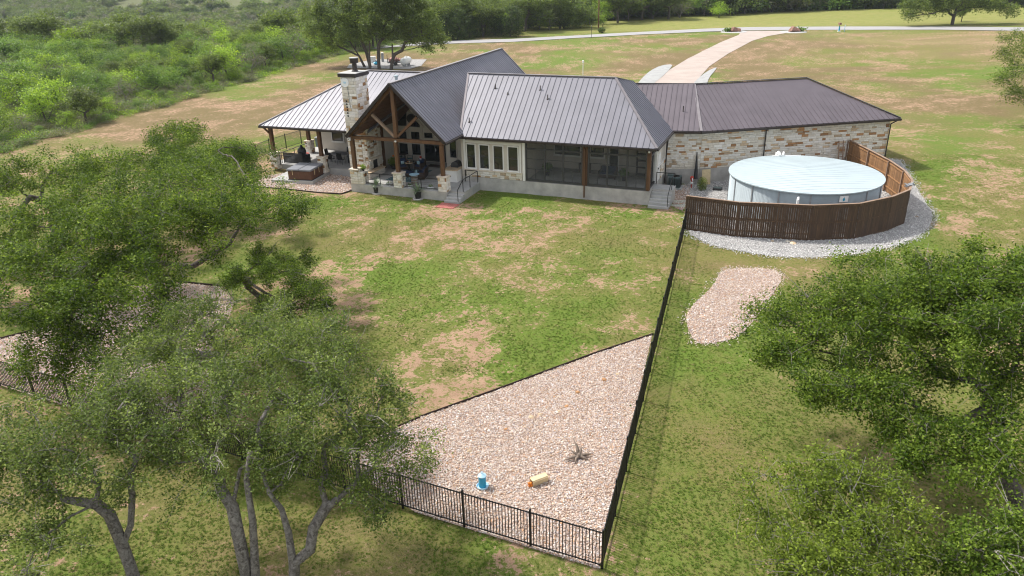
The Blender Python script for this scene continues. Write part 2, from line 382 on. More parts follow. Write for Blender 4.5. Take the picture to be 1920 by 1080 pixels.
def lobe_points(lobes, dens, g):
    out = []
    for (x, y, z, r) in lobes:
        k = max(4, int(dens * r * r)); q = g.normal(size=(k * 3, 3)); q /= np.linalg.norm(q, axis=1)[:, None]; q = q[q[:, 2] > -.45][:k]
        out.append(np.array([x, y, z]) + q * r * (.5 + .5 * g.random((len(q), 1)) ** .5) * np.array([1.1, 1.1, .62]))
    return np.concatenate(out)
def make_tree(name, label, cat, base, stems, lobes, leafmat_, barkmat, dens=12, nleaf=170, lsize=.09, spread=.42, r0=None, twigs=5, group=None, seed=1, trunk_r=.22, tipr=.012):
    g = np.random.default_rng(seed); root = thing(name, label, cat, base, 0, group); bs = np.array(base)
    stems = [[np.array(p) - bs for p in st] for st in stems]; lobes = [(l[0] - bs[0], l[1] - bs[1], l[2] - bs[2], l[3]) for l in lobes]
    tips = lobe_points(lobes, dens, g)
    P, par, rad, kidsn, ends = skeleton(stems, tips, g, tipr=tipr)
    k = trunk_r / max(rad[[i for i in range(len(P)) if par[i] < 0]])
    rad = np.maximum(rad * k ** np.clip((rad - tipr) / (rad.max() - tipr), 0, 1), tipr * .8)
    q_ = 0
    for st in stems:                                                     # main stems keep a sturdy thickness up to the fork
        for i in range(len(st)): rad[q_ + i] = max(rad[q_ + i], trunk_r * (.85 - .68 * i / len(st)))
        q_ += len(st)
    link('trunk', limb_mesh('trunk', P, par, rad, kidsn, barkmat, 1, .03), root)
    E = P[ends]; m = len(E); clump = g.normal(size=m) * .13
    idx = np.repeat(np.arange(m), nleaf); off = g.normal(size=(len(idx), 3)) * np.array([1, 1, .7]) * spread
    off *= (.6 + .4 * g.random((len(idx), 1))); sub = g.normal(size=(m, 7, 3)) * spread * .8
    off = off * .62 + sub[idx, g.integers(0, 7, len(idx))] * .8
    cen = E[idx] + off; var = .40 + clump[idx] * 1.1 + g.normal(size=len(idx)) * .24
    link('crown', quads_mesh('crown', cen, lsize, var, leafmat_, g=g), root)
    tw = MB()
    for i in range(m):
        for j in range(twigs):
            d = sub[i, j % 7] * 1.25 + g.normal(size=3) * .08; p = E[i]; q = p + d * .55 + g.normal(size=3) * .05; tw.tube([p, q, p + d], [.007, .005, .003], 3, False)
    if twigs:
        for i in g.integers(0, m, max(3, m // 14)):                      # pale dead branches poking out of the crown
            d = (E[i] - E.mean(0)); d = d / (np.linalg.norm(d) + .01) + g.normal(size=3) * .6; d[2] = abs(d[2]) * .5; p = E[i] - d * .3
            for q_ in range(4):
                e = p + d * (.55 + .3 * g.random()) + g.normal(size=3) * .22; mid = (p + e) / 2 + g.normal(size=3) * .08; tw.tube([p, mid, e], [.018, .012, .005], 3, False)
    if twigs: props(link('twigs', tw.mesh('twigs', MT['twig']), root), kind='stuff')
    return root
def Z(px, py, z): return tuple(gz(px, py, z))
def lob(*ls): return [(*Z(a, b, z), r) for a, b, z, r in ls]

# ------------------------------------------------------------------ ground
def grid(lo, hi, step): return list(np.arange(lo, hi, step))
gx = grid(-900, -240, 60) + grid(-240, -80, 8) + grid(-80, -34, 1.5) + grid(-34, 36, .27) + grid(36, 80, 1.5) + grid(80, 260, 8) + grid(260, 1000, 60)
gyy = grid(-80, 8, 8) + grid(8, 66, .27) + grid(66, 130, .8) + grid(130, 260, 2.5) + grid(260, 600, 15) + grid(600, 2200, 80)
gx = np.array(gx); gyy = np.array(gyy); X, Y = np.meshgrid(gx, gyy)
xs = X.ravel(); ys = Y.ravel()
def gauss_px(lst, z=-.25):
    s = np.zeros_like(xs)
    for px, py, rx, ry, a in lst:
        c = gz(px, py, z); ex = gz(px + rx, py, z); ey = gz(px, py - ry, z); e1 = np.array([ex.x - c.x, ex.y - c.y]); e2 = np.array([ey.x - c.x, ey.y - c.y])
        inv = np.linalg.inv(np.array([e1, e2]).T); q = inv @ np.stack([xs - c.x, ys - c.y]); rr = (q ** 2).sum(0)
        s += a * np.exp(-np.minimum(rr, 60))
    return s
n1 = fbm(xs, ys, 4.5, 21, 4); n2 = fbm(xs, ys, 1.3, 33, 3); n3 = fbm(xs, ys, 17, 44, 3)
yard = 1 - sst(ys, 56, 66)
soil = .95 * (n1 - .5) * 1.5 + (n2 - .5) * 1.3 - .0 * yard - .03
soil += .52 * gauss_px([(760, 440, 50, 14, .5), (890, 455, 55, 16, .5), (1275, 515, 55, 18, .8), (905, 625, 60, 38, .7), (900, 680, 40, 40, .6), (740, 690, 50, 35, .45), (860, 745, 70, 22, .6), (1050, 570, 30, 18, .35), (1110, 592, 70, 14, .35), (1100, 652, 45, 10, .55), (700, 395, 90, 24, .6), (800, 395, 70, 16, .5), (640, 420, 30, 20, .25), (1010, 400, 60, 20, .35), (1220, 515, 30, 12, .4), (1180, 600, 24, 8, .4), (660, 500, 25, 25, .2), (850, 770, 40, 14, .5), (330, 270, 260, 22, .28), (60, 300, 120, 14, .35), (520, 200, 130, 26, .2), (640, 160, 120, 22, .12), (20, 580, 60, 60, .3), (1140, 92, 130, 16, .05), (1410, 160, 120, 22, .10), (1600, 150, 120, 22, .12), (1680, 120, 120, 12, .10), (1800, 200, 90, 40, .05), (1230, 390, 60, 8, .25), (1130, 388, 120, 6, .3), (860, 640, 20, 30, .2), (430, 755, 90, 20, .5), (1790, 420, 18, 18, .6), (1550, 160, 300, 50, .05)])
soil -= gauss_px([(735, 520, 60, 20, .5), (1000, 640, 90, 40, .5), (1120, 590, 60, 16, .15), (1130, 560, 60, 16, .25), (880, 480, 60, 14, .2), (960, 370, 110, 10, .6), (600, 380, 60, 10, .7), (1010, 680, 90, 30, .45), (1380, 470, 120, 20, .5), (1300, 800, 160, 260, .55), (1850, 900, 260, 200, .5), (1550, 520, 200, 60, .4), (1500, 720, 160, 140, .35), (820, 620, 60, 14, .3), (800, 700, 60, 16, .35), (1170, 430, 60, 16, .15), (1750, 330, 60, 60, .3), (620, 250, 50, 20, .2), (1160, 470, 80, 30, .2), (1500, 120, 60, 8, .2), (1800, 120, 100, 20, .2), (600, 930, 400, 150, .25), (1440, 110, 60, 20, .1), (340, 300, 40, 16, .5), (430, 500, 60, 40, .3)])
soil = np.minimum(soil, .40)
far = sst(ys, 175, 215); soil = soil * (1 - far) + far * (-.2 + (n2 - .5) * .3)
lush = .58 + .22 * sst(ys, 66, 80) + 1.2 * (fbm(xs, ys, 6, 71, 4) - .5) + gauss_px([(1350, 780, 220, 280, .22), (1780, 84, 260, 22, -.9), (735, 520, 60, 20, .4), (1020, 650, 90, 50, .35), (1130, 570, 60, 20, .25), (960, 372, 110, 10, .5), (600, 380, 70, 10, .6), (1750, 330, 70, 60, .4), (1850, 150, 80, 40, .3), (1160, 395, 120, 14, .3), (1420, 330, 200, 20, .2), (360, 300, 60, 16, .5), (450, 500, 70, 40, .4), (1700, 420, 100, 60, .2)])
dry = .28 + .8 * (n3 - .5) + gauss_px([(1050, 395, 80, 22, .35), (1190, 420, 60, 16, .25), (1300, 900, 260, 200, -.12), (650, 560, 60, 30, .3), (1850, 75, 160, 10, .8), (1700, 78, 160, 7, .5), (1750, 105, 160, 10, .4), (1300, 45, 500, 8, .55), (150, 900, 300, 200, .2), (600, 1030, 400, 60, .3), (700, 600, 30, 20, .2)])
dry += sst(ys, 235, 275) * sst(-xs, -10, 40) * .7
brown = sst(ys, 70, 90) * (1 - sst(ys, 172, 186)) * (.38 + 3.2 * (fbm(xs, ys, 13, 55, 4) - .5))
brown = brown * (1 - .8 * sst(xs, 50, 110))
left_brush = sst(ys - (78 + (xs + 53.7) * 4.6), 0, 6) * sst(-xs, 20, 34) * sst(ys, 60, 70)
me = bpy.data.meshes.new('ground'); nx, ny = len(gx), len(gyy)
co = np.stack([xs, ys, hgt(xs, ys) + (n2 - .5) * .05 * yard], 1)
me.vertices.add(nx * ny); me.vertices.foreach_set('co', co.ravel())
ii = (np.arange(ny - 1)[:, None] * nx + np.arange(nx - 1)[None]).ravel(); q = np.stack([ii, ii + 1, ii + nx + 1, ii + nx], 1).astype(np.int32)
me.loops.add(q.size); me.loops.foreach_set('vertex_index', q.ravel()); me.polygons.add(len(q))
me.polygons.foreach_set('loop_start', np.arange(0, q.size, 4, dtype=np.int32)); me.polygons.foreach_set('loop_total', np.full(len(q), 4, dtype=np.int32))
me.polygons.foreach_set('use_smooth', np.ones(len(q), bool))
for nm, ar in (('soil', soil), ('lush', lush), ('dry', dry), ('brown', np.clip(brown, 0, 1)), ('brush', np.clip(left_brush, 0, 1)), ('farg', sst(ys, 190, 202) * (1 - sst(ys, 262, 300)) * sst(xs, -22, -8))):
    at = me.attributes.new(nm, 'FLOAT', 'POINT'); at.data.foreach_set('value', ar.astype(np.float32))
me.update(); me.validate()
m, t, b = nodes('pasture_ground')
def att(n):
    a = t.nodes.new('ShaderNodeAttribute'); a.attribute_name = n; return a.outputs['Fac']
fe = noise(t, 2.6, 6, rough=.75); fa = noise(t, .9, 8, rough=.72); fb = noise(t, 7, 6, rough=.7); fc = noise(t, 28, 4, rough=.7); fd = noise(t, .12, 6, rough=.65)
gm = math_(t, 'ADD', att('lush'), math_(t, 'MULTIPLY', math_(t, 'SUBTRACT', fa, .5), 1.6))
lf_ = mrange(t, gm, .38, .95); green = mixc(t, lf_, (.140, .145, .030), (.085, .160, .012)); nl = math_(t, 'SUBTRACT', 1.0, math_(t, 'MULTIPLY', lf_, .75))
dm = math_(t, 'ADD', att('dry'), math_(t, 'MULTIPLY', math_(t, 'SUBTRACT', fb, .5), 1.3))
green = mixc(t, math_(t, 'MULTIPLY', mrange(t, dm, .25, 1.1), nl), green, (.26, .215, .095))
bm = math_(t, 'ADD', att('brown'), math_(t, 'MULTIPLY', math_(t, 'SUBTRACT', fd, .5), 1.2))
green = mixc(t, mrange(t, bm, .05, .65, 0, .9), green, (.158, .102, .058))
fg = noise(t, 4.2, 7, rough=.8); fh = noise(t, .45, 8, rough=.8)
green = mixc(t, math_(t, 'MULTIPLY', mrange(t, fg, .42, .66, 0, .85), nl), green, (.20, .150, .078))
green = mixc(t, mrange(t, fg, .48, .30, 0, .8), green, (.040, .088, .010))
green = mixc(t, math_(t, 'MULTIPLY', mrange(t, fh, .48, .62, 0, .65), nl), green, (.18, .122, .068))
green = mixc(t, mrange(t, fc, .35, .7, .0, .45), green, mixc(t, .55, green, (.28, .25, .11)))
green = mixc(t, mrange(t, fb, .28, .5, .28, 0), green, (.06, .085, .022))  # darker green in the noise hollows, painted shade at the grass base
sm = math_(t, 'ADD', att('soil'), math_(t, 'ADD', math_(t, 'MULTIPLY', math_(t, 'SUBTRACT', fe, .5), 3.4), math_(t, 'MULTIPLY', math_(t, 'SUBTRACT', fb, .5), 2.2)))
sf = mrange(t, sm, .14, .40)
soilc = mixc(t, mrange(t, fa, .35, .65), (.235, .138, .085), (.36, .225, .145)); soilc = mixc(t, mrange(t, fc, .4, .7, 0, .5), soilc, (.48, .38, .27))
green = mixc(t, math_(t, 'MULTIPLY', att('farg'), .8), green, mixc(t, mrange(t, fh, .35, .65), (.17, .195, .045), (.27, .255, .085)))
col = mixc(t, sf, green, soilc)
col = mixc(t, att('brush'), col, mixc(t, mrange(t, fb, .3, .7), (.08, .10, .04), (.17, .17, .09)))
t.links.new(col, b.inputs['Base Color']); b.inputs['Roughness'].default_value = 1; b.inputs['Specular IOR Level'].default_value = .1
bump(t, b, math_(t, 'ADD', fb, math_(t, 'MULTIPLY', fc, .6)), .7, .07)
me.materials.append(m)
ground = link('ground', me); props(ground, kind='structure', label='patchy green and bare earth pasture around the house')

def sample(ar, x, y):                                             # look a ground attribute up at given places
    i = np.clip(np.searchsorted(gyy, y) - 1, 0, ny - 2); j = np.clip(np.searchsorted(gx, x) - 1, 0, nx - 2)
    return ar.reshape(ny, nx)[i, j]
def inpoly(x, y, poly):
    r = np.zeros(len(x), bool); n = len(poly)
    for i in range(n):
        x0, y0 = poly[i][:2]; x1, y1 = poly[(i + 1) % n][:2]; c = (y0 > y) != (y1 > y)
        with np.errstate(divide='ignore', invalid='ignore'): r ^= c & (x < (x1 - x0) * (y - y0) / (y1 - y0 + 1e-12) + x0)
    return r
def smooth_closed(pts, it=2):
    for _ in range(it):
        o = []
        for i in range(len(pts)):
            a, b_ = np.array(pts[i]), np.array(pts[(i + 1) % len(pts)]); o += [a * .75 + b_ * .25, a * .25 + b_ * .75]
        pts = o
    return [tuple(p) for p in pts]
def sheet(name, poly, mat, lift=.03, label=None, step=.8):
    """a draped sheet following the ground inside a polygon"""
    import mathutils.geometry as mg
    xs_ = [p[0] for p in poly]; ys_ = [p[1] for p in poly]; P = [(p[0], p[1]) for p in poly]; bnd = []
    for i in range(len(P)):
        a, b_ = P[i], P[(i + 1) % len(P)]; k = max(1, int(math.dist(a, b_) / step)); bnd += [(a[0] + (b_[0] - a[0]) * j / k, a[1] + (b_[1] - a[1]) * j / k) for j in range(k)]
    X_, Y_ = np.meshgrid(np.arange(min(xs_), max(xs_), step), np.arange(min(ys_), max(ys_), step)); X_ = X_.ravel(); Y_ = Y_.ravel(); ok = inpoly(X_, Y_, P)
    allp = [Vector(p) for p in bnd] + [Vector((a, b_)) for a, b_ in zip(X_[ok], Y_[ok])]; n = len(bnd)
    v, e, f, *_ = mg.delaunay_2d_cdt(allp, [(i, (i + 1) % n) for i in range(n)], [], 1, 1e-4)
    mb = MB(); mb.v = [(p.x, p.y, h1(p.x, p.y) + lift) for p in v]; mb.f = [tuple(q) for q in f]; mb.m = [0] * len(mb.f)
    mb.v = [(a, b_, c) for a, b_, c in mb.v]
    return props(link(name, mb.mesh(name, mat, True)), label, kind='structure')
def scatter(name, pts, scl, tmpl, mat, label, rot=None, idx=None):
    me = bpy.data.meshes.new(name); n = len(pts); me.vertices.add(n); me.vertices.foreach_set('co', np.asarray(pts, float).ravel())
    rot = rot if rot is not None else np.stack([rng.normal(size=n) * .15, rng.normal(size=n) * .15, rng.random(n) * 6.28], 1)
    a = me.attributes.new('rot', 'FLOAT_VECTOR', 'POINT'); a.data.foreach_set('vector', rot.ravel().astype(np.float32))
    scl = np.asarray(scl, float); scl = np.repeat(scl[:, None], 3, 1) if scl.ndim == 1 else scl
    a = me.attributes.new('scl', 'FLOAT_VECTOR', 'POINT'); a.data.foreach_set('vector', scl.ravel().astype(np.float32))
    a = me.attributes.new('idx', 'INT', 'POINT'); a.data.foreach_set('value', (idx if idx is not None else rng.integers(0, len(tmpl), n)).astype(np.int32))
    o = link(name, me); props(o, label, kind='stuff')
    col = bpy.data.collections.new(name + '_shapes')
    for k, tm in enumerate(tmpl):
        to = bpy.data.objects.new(f'{name}_shape_{k:02d}', tm); col.objects.link(to)
    g = bpy.data.node_groups.new(name + '_nodes', 'GeometryNodeTree')
    g.interface.new_socket('Geometry', in_out='INPUT', socket_type='NodeSocketGeometry'); g.interface.new_socket('Geometry', in_out='OUTPUT', socket_type='NodeSocketGeometry')
    N = g.nodes; gi = N.new('NodeGroupInput'); go = N.new('NodeGroupOutput'); ip = N.new('GeometryNodeInstanceOnPoints'); ci = N.new('GeometryNodeCollectionInfo')
    ci.inputs['Collection'].default_value = col; ci.inputs['Separate Children'].default_value = True; ci.inputs['Reset Children'].default_value = True
    def na(nm, ty):
        x = N.new('GeometryNodeInputNamedAttribute'); x.data_type = ty; x.inputs[0].default_value = nm; return x.outputs[0]
    L = g.links; L.new(gi.outputs[0], ip.inputs['Points']); L.new(ci.outputs[0], ip.inputs['Instance']); ip.inputs['Pick Instance'].default_value = True
    L.new(na('idx', 'INT'), ip.inputs['Instance Index']); L.new(na('rot', 'FLOAT_VECTOR'), ip.inputs['Rotation']); L.new(na('scl', 'FLOAT_VECTOR'), ip.inputs['Scale'])
    L.new(ip.outputs[0], go.inputs[0]); md = o.modifiers.new('scatter', 'NODES'); md.node_group = g
    return o
def GP(*pts): return [tuple(gz(a, b)[:2]) for a, b in pts]

# ------------------------------------------------------------------ gravel beds, drive, road
def gravelmat(name, a, b_, sc_=18):
    m, t, b = nodes(name); tc = t.nodes.new('ShaderNodeTexCoord'); v = t.nodes.new('ShaderNodeTexVoronoi'); v.inputs['Scale'].default_value = sc_; t.links.new(tc.outputs['Object'], v.inputs['Vector'])
    sp = t.nodes.new('ShaderNodeSeparateColor'); t.links.new(v.outputs['Color'], sp.inputs[0])
    c = mixc(t, sp.outputs[0], a, b_); c = mixc(t, mrange(t, v.outputs['Distance'], .25, .65, 0, .7), c, tuple(x * .45 for x in a)); t.links.new(c, b.inputs['Base Color'])
    b.inputs['Roughness'].default_value = .95; inv = math_(t, 'SUBTRACT', 1, v.outputs['Distance']); bump(t, b, inv, .8, .03); return m
MT['riverbed'] = gravelmat('river_rock_base', (.34, .23, .17), (.55, .42, .34), 16)
MT['greygravel'] = gravelmat('grey_gravel', (.33, .32, .31), (.60, .58, .56), 26)
m, t, b = nodes('river_rock'); o_ = orand(t)
c = ramp(t, o_, [(0, (.38, .26, .20)), (.22, (.55, .44, .36)), (.45, (.48, .40, .36)), (.62, (.66, .59, .51)), (.8, (.48, .27, .14)), (.86, (.74, .70, .68)), (1, (.26, .21, .21))])
t.links.new(c, b.inputs['Base Color']); b.inputs['Roughness'].default_value = .85; MT['rock'] = m
m, t, b = nodes('crushed_stone'); o_ = orand(t); t.links.new(ramp(t, o_, [(0, (.30, .29, .28)), (.5, (.50, .49, .47)), (1, (.74, .72, .70))]), b.inputs['Base Color']); b.inputs['Roughness'].default_value = .9; MT['crush'] = m
rocks = []
for k in range(6):
    mb = MB(); mb.ico((0, 0, 0), 1, .28, .55, random.Random(k)); rocks.append(mb.mesh(f'rock_shape_{k}', MT['rock']))
crush = []
for k in range(4):
    mb = MB(); mb.ico((0, 0, 0), 1, .35, .8, random.Random(40 + k)); crush.append(mb.mesh(f'crushed_stone_shape_{k}', MT['crush']))
def fill(poly, n, hole=None):
    xs_ = [p[0] for p in poly]; ys_ = [p[1] for p in poly]; x = rng.uniform(min(xs_), max(xs_), n * 4); y = rng.uniform(min(ys_), max(ys_), n * 4)
    ok = inpoly(x, y, poly); 
    if hole is not None: ok &= ~inpoly(x, y, hole)
    x = x[ok][:n]; y = y[ok][:n]; return x, y
def area(poly): return abs(sum(poly[i][0] * poly[(i + 1) % len(poly)][1] - poly[(i + 1) % len(poly)][0] * poly[i][1] for i in range(len(poly)))) / 2
def bed(name, poly, label, dens, s0, s1, tm, mat, base, edge_idx=None):
    sheet(name, poly, base, .02, label)
    n = int(area(poly) * dens); x, y = fill(poly, n); s = rng.uniform(s0, s1, len(x)) * (1 + (rng.random(len(x)) < .06) * .6)
    if edge_idx:                                                        # stones straying into the grass past a soft edge
        k = rng.integers(0, len(poly), int(n * .12)); k2 = (k + 1) % len(poly); f_ = rng.random(len(k)); pa = np.array(poly); e = pa[k] + (pa[k2] - pa[k]) * f_[:, None] + rng.normal(size=(len(k), 2)) * .22
        x = np.concatenate([x, e[:, 0]]); y = np.concatenate([y, e[:, 1]]); s = np.concatenate([s, rng.uniform(s0, s1, len(k))])
    z = hgt(x, y) + .03 + rng.uniform(0, .02, len(x))
    scatter(name.replace('_bed', '') + '_stones', np.stack([x, y, z], 1), s, tm, mat, 'loose ' + label, rot=np.stack([rng.normal(size=len(x)) * .4, rng.normal(size=len(x)) * .4, rng.random(len(x)) * 6.28], 1))
big = GP((1223, 629), (1110, 667), (960, 722), (793, 782)) + GP((700, 822), (640, 862), (690, 905)) + [(-3.5, 20.15), (2.45, 17.35)]
left = GP((-60, 690), (0, 636), (60, 622), (130, 600), (160, 560), (250, 535), (340, 530), (420, 538), (440, 565), (425, 610), (400, 660), (430, 760), (330, 830)) + [(-16, 25.9), (-23.5, 29.45)]
bed('river_rock_bed', big, 'pinkish river rock in the triangular corner bed', 430, .016, .037, rocks, MT['rock'], MT['riverbed'])
bed('oak_rock_bed', left, 'pinkish river rock under the big left oak', 170, .02, .045, rocks, MT['rock'], MT['riverbed'])
patch = smooth_closed([(a + rnd.uniform(-.25, .25), b_ + rnd.uniform(-.4, .4)) for a, b_ in GP((1385, 500), (1440, 499), (1468, 518), (1458, 550), (1430, 590), (1390, 628), (1350, 648), (1308, 642), (1286, 612), (1291, 575), (1325, 535), (1345, 505))], 1)
bed('river_rock_patch', patch, 'pale river rock in the oval patch beyond the iron fence', 230, .018, .040, rocks, MT['rock'], MT['riverbed'], True)
hb = GP((470, 352), (500, 335), (600, 320), (661, 327), (664, 356), (640, 364), (600, 362), (545, 357))
bed('porch_pebble_bed', hb, 'pale pebbles between the hot tub and the stone pier', 80, .03, .065, rocks, MT['rock'], MT['riverbed'])
FENCE = [(11.93, 48.1), (15.02, 46.45), (19.43, 45.4), (22.42, 45.47), (25.11, 46.72), (26.93, 48.1), (28.2, 50.3), (28.85, 52.7), (29.0, 55.3), (28.75, 58.2), (28.45, 61.3)]
apron = smooth_closed(GP((1292, 392), (1284, 435), (1330, 460), (1400, 473), (1470, 483), (1560, 481), (1640, 472), (1700, 455), (1740, 432), (1750, 405), (1738, 385), (1712, 350), (1697, 328), (1680, 312)) + [(30.2, 61.8), (20, 60.5), (14.3, 60.0)] + GP((1300, 372)), 1)
bed('tank_gravel_bed', apron, 'grey crushed gravel round the tank fence', 90, .020, .042, crush, MT['crush'], MT['greygravel'], True)
# hose corner bed between the stair and the picket fence
bed('corner_gravel_bed', GP((1262, 388), (1280, 396), (1290, 372), (1300, 345), (1262, 350)), 'pale pebbles in the corner by the stair', 70, .03, .05, rocks, MT['rock'], MT['riverbed'])
# metal edging along the big bed
for nm, pl, lb in (('bed_edging', GP((1225, 628), (1110, 666), (960, 721), (793, 781), (700, 821)), 'thin dark steel edging between lawn and river rock corner bed'),
                   ('bed_edging', GP((0, 636), (60, 621), (130, 599), (160, 559), (250, 534), (340, 529), (420, 537), (441, 565)), 'thin dark steel edging curving round the bed under the big left oak'),
                   ('bed_edging', GP((470, 353), (545, 358), (600, 363), (640, 365), (664, 357)), 'thin dark steel edging of the pebble bed beside the hot tub')):
    mb = MB(); dense = []
    for a, b_ in zip(pl, pl[1:]):
        k = max(1, int(math.dist(a, b_) / .8)); dense += [(a[0] + (b_[0] - a[0]) * j / k, a[1] + (b_[1] - a[1]) * j / k) for j in range(k)]
    dense.append(pl[-1])
    for a, b_ in zip(dense, dense[1:]): mb.bar((*a, h1(*a) + .04), (*b_, h1(*b_) + .04), .02, .14)
    o = thing(nm, lb, 'garden edging', (*pl[0], h1(*pl[0]))); e = part('edging_strip', mb, MT['edging'], o); e.matrix_parent_inverse = Matrix.Translation(-Vector(o.location))
big_x = [(1250, 150, 'a')]
drive = GP((1200, 165), (1222, 155), (1245, 138), (1290, 110), (1350, 80), (1385, 66), (1390, 58), (1490, 58), (1470, 63), (1440, 68), (1410, 77), (1365, 101), (1330, 125), (1303, 155), (1290, 175))
sheet('driveway', drive, MT['pinkgrav'], .05, 'pinkish gravel drive running from the house to the road', 4)
sheet('concrete_apron_left', smooth_closed(GP((1190, 165), (1203, 148), (1218, 134), (1240, 123), (1262, 121), (1256, 131), (1240, 146), (1216, 165)), 1), MT['apron'], .08, 'pale concrete apron on the left edge of the drive', 3)
sheet('concrete_apron_right', smooth_closed(GP((1297, 162), (1306, 150), (1326, 134), (1345, 126), (1340, 134), (1330, 145), (1324, 162)), 1), MT['apron'], .08, 'pale concrete apron on the right edge of the drive', 3)
rn = [(640, 98), (740, 88), (830, 82.5), (960, 79), (1080, 72), (1200, 65.5), (1320, 60), (1400, 57.5), (1560, 56.5), (1760, 56.5), (1920, 58.5), (2050, 62)]
rf = [(640, 90), (740, 80), (830, 76.3), (960, 73.5), (1080, 67), (1200, 60.5), (1320, 54.5), (1400, 51.5), (1560, 50.2), (1760, 50.3), (1920, 52), (2050, 55)]
sheet('road', GP(*rn) + GP(*rf)[::-1], MT['asphalt'], .09, 'pale grey chipseal lane crossing the pasture', 5)

# ------------------------------------------------------------------ grass
m, t, b = nodes('grass_blade'); o_ = orand(t); gp = t.nodes.new('ShaderNodeNewGeometry')
c = ramp(t, o_, [(0, (.095, .165, .018)), (.45, (.12, .195, .026)), (.8, (.17, .215, .042)), (1, (.30, .25, .11))])
t.links.new(c, b.inputs['Base Color']); b.inputs['Roughness'].default_value = .8; b.inputs['Specular IOR Level'].default_value = .15
tl = t.nodes.new('ShaderNodeBsdfTranslucent'); t.links.new(c, tl.inputs[0]); mx = t.nodes.new('ShaderNodeMixShader'); mx.inputs[0].default_value = .4
t.links.new(b.outputs[0], mx.inputs[1]); t.links.new(tl.outputs[0], mx.inputs[2]); t.links.new(mx.outputs[0], t.nodes['Material Output'].inputs[0]); MT['blade'] = m
tuft = []
for k in range(5):
    g = random.Random(k + 60); mb = MB()
    for j in range(16):
        a = g.uniform(0, 6.28); d = g.uniform(0, .05); p = Vector((math.cos(a) * d, math.sin(a) * d, 0)); l = g.uniform(.5, 1) * .04; ln = g.uniform(.6, 2.2); q = p + Vector((math.cos(a) * ln * l, math.sin(a) * ln * l, l)); s_ = Vector((-math.sin(a), math.cos(a), 0)) * .011
        mb.add([p - s_, p + s_, q], [(0, 1, 2)])
    tuft.append(mb.mesh(f'tuft_shape_{k}', MT['blade']))
nt_ = 230000
ty = 11 + (64 - 11) * rng.random(nt_) ** 1.25; tx = rng.uniform(-1, 1, nt_) * (5 + ty * .72) + 1
keep = sample(soil, tx, ty) + rng.normal(size=nt_) * .2 < .12
for pl in (big, left, patch, apron, hb, GP((1262, 388), (1280, 396), (1290, 372), (1300, 345), (1262, 350))): keep &= ~inpoly(tx, ty, pl)
du = (tx - HO.x) * HU.x + (ty - HO.y) * HU.y; dv = (tx - HO.x) * HV.x + (ty - HO.y) * HV.y
keep &= ~((dv > .3) & (du < 1.2) & (du > -37)) & ~((dv > -2.9) & (du < -14.3) & (du > -25)) & ~((du > -16) & (du < -14.4) & (dv > -3.7) & (dv < 1))
tx = tx[keep]; ty = ty[keep]; lu = np.clip(sample(lush, tx, ty), .1, 1.3)
scatter('grass', np.stack([tx, ty, hgt(tx, ty) + .0], 1), rng.uniform(.5, 1.0, len(tx)) * (.6 + .45 * lu), tuft, MT['blade'], 'short patchy lawn grass')

# ------------------------------------------------------------------ the house (house frame: u along the front, v to the back, z up)
house = thing('ranch_house', 'long stone and stucco ranch house with standing seam metal roofs', 'house', HO, HA)
OGL = Vector((17.0, 15.99, 0)); GA = R(31.25); gu = Vector((math.cos(GA), math.sin(GA), 0)); gv = Vector((-math.sin(GA), math.cos(GA), 0))
def gl(x, y, z=0): return OGL + gu * x + gv * y + Vector((0, 0, z))
FL, PF = .85, .45                                                  # house floor, gable porch floor
# --- roofs
def clip2(poly, axis, val, keep_gt):
    out = []; n = len(poly)
    for i in range(n):
        a, b_ = poly[i], poly[(i + 1) % n]; da = (a[axis] - val) * (1 if keep_gt else -1); db = (b_[axis] - val) * (1 if keep_gt else -1)
        if da >= 0: out.append(a)
        if (da >= 0) != (db >= 0):
            k = da / (da - db); out.append((a[0] + (b_[0] - a[0]) * k, a[1] + (b_[1] - a[1]) * k))
    return out
def roof(poly, eave, mat, panels=True, w_=.457, off=0, rib=(.04, .038)):
    """polygon counter-clockwise from above; eave = direction of its eave; standing seam pans clipped to the polygon"""
    poly = [Vector(p) for p in poly]; n = (poly[1] - poly[0]).cross(poly[-1] - poly[0]).normalized()
    for i in range(2, len(poly) - 1):
        if n.length < .5: n = (poly[i] - poly[0]).cross(poly[i + 1] - poly[0]).normalized()
    if n.z < 0: n = -n
    ex = Vector(eave).normalized(); ex = (ex - n * ex.dot(n)).normalized(); ey = n.cross(ex).normalized()
    if ey.z < 0: ex = -ex; ey = n.cross(ex)
    mb = MB(); mb.slab([p for p in poly], n, .10); rf_ = part('roof', mb, mat, house)
    if not panels: return rf_
    o = poly[0]; P2 = [((p - o).dot(ex), (p - o).dot(ey)) for p in poly]; x0 = min(p[0] for p in P2); x1 = max(p[0] for p in P2)
    nn = int((x1 - x0) / w_ + .999)
    for i in range(nn):
        a = x0 + i * w_ + off; b_ = min(a + w_ - .006, x1); c2 = clip2(clip2(P2, 0, a, True), 0, b_, False)
        if len(c2) < 3: continue
        mb = MB(); to = lambda q, h=0: o + ex * q[0] + ey * q[1] + n * h
        k = len(c2); mb.add([to(q, .022) for q in c2] + [to(q, .001) for q in c2], [tuple(range(k))] + [(j, j + k, (j + 1) % k + k, (j + 1) % k) for j in range(k)])
        r2 = clip2(c2, 0, a + rib[0], False)
        if len(r2) >= 3:
            k = len(r2); mb.add([to(q, .022 + rib[1]) for q in r2] + [to(q, .02) for q in r2], [tuple(range(k))] + [(j, j + k, (j + 1) % k + k, (j + 1) % k) for j in range(k)])
        part('roof_panel', mb, mat, rf_)
    return rf_
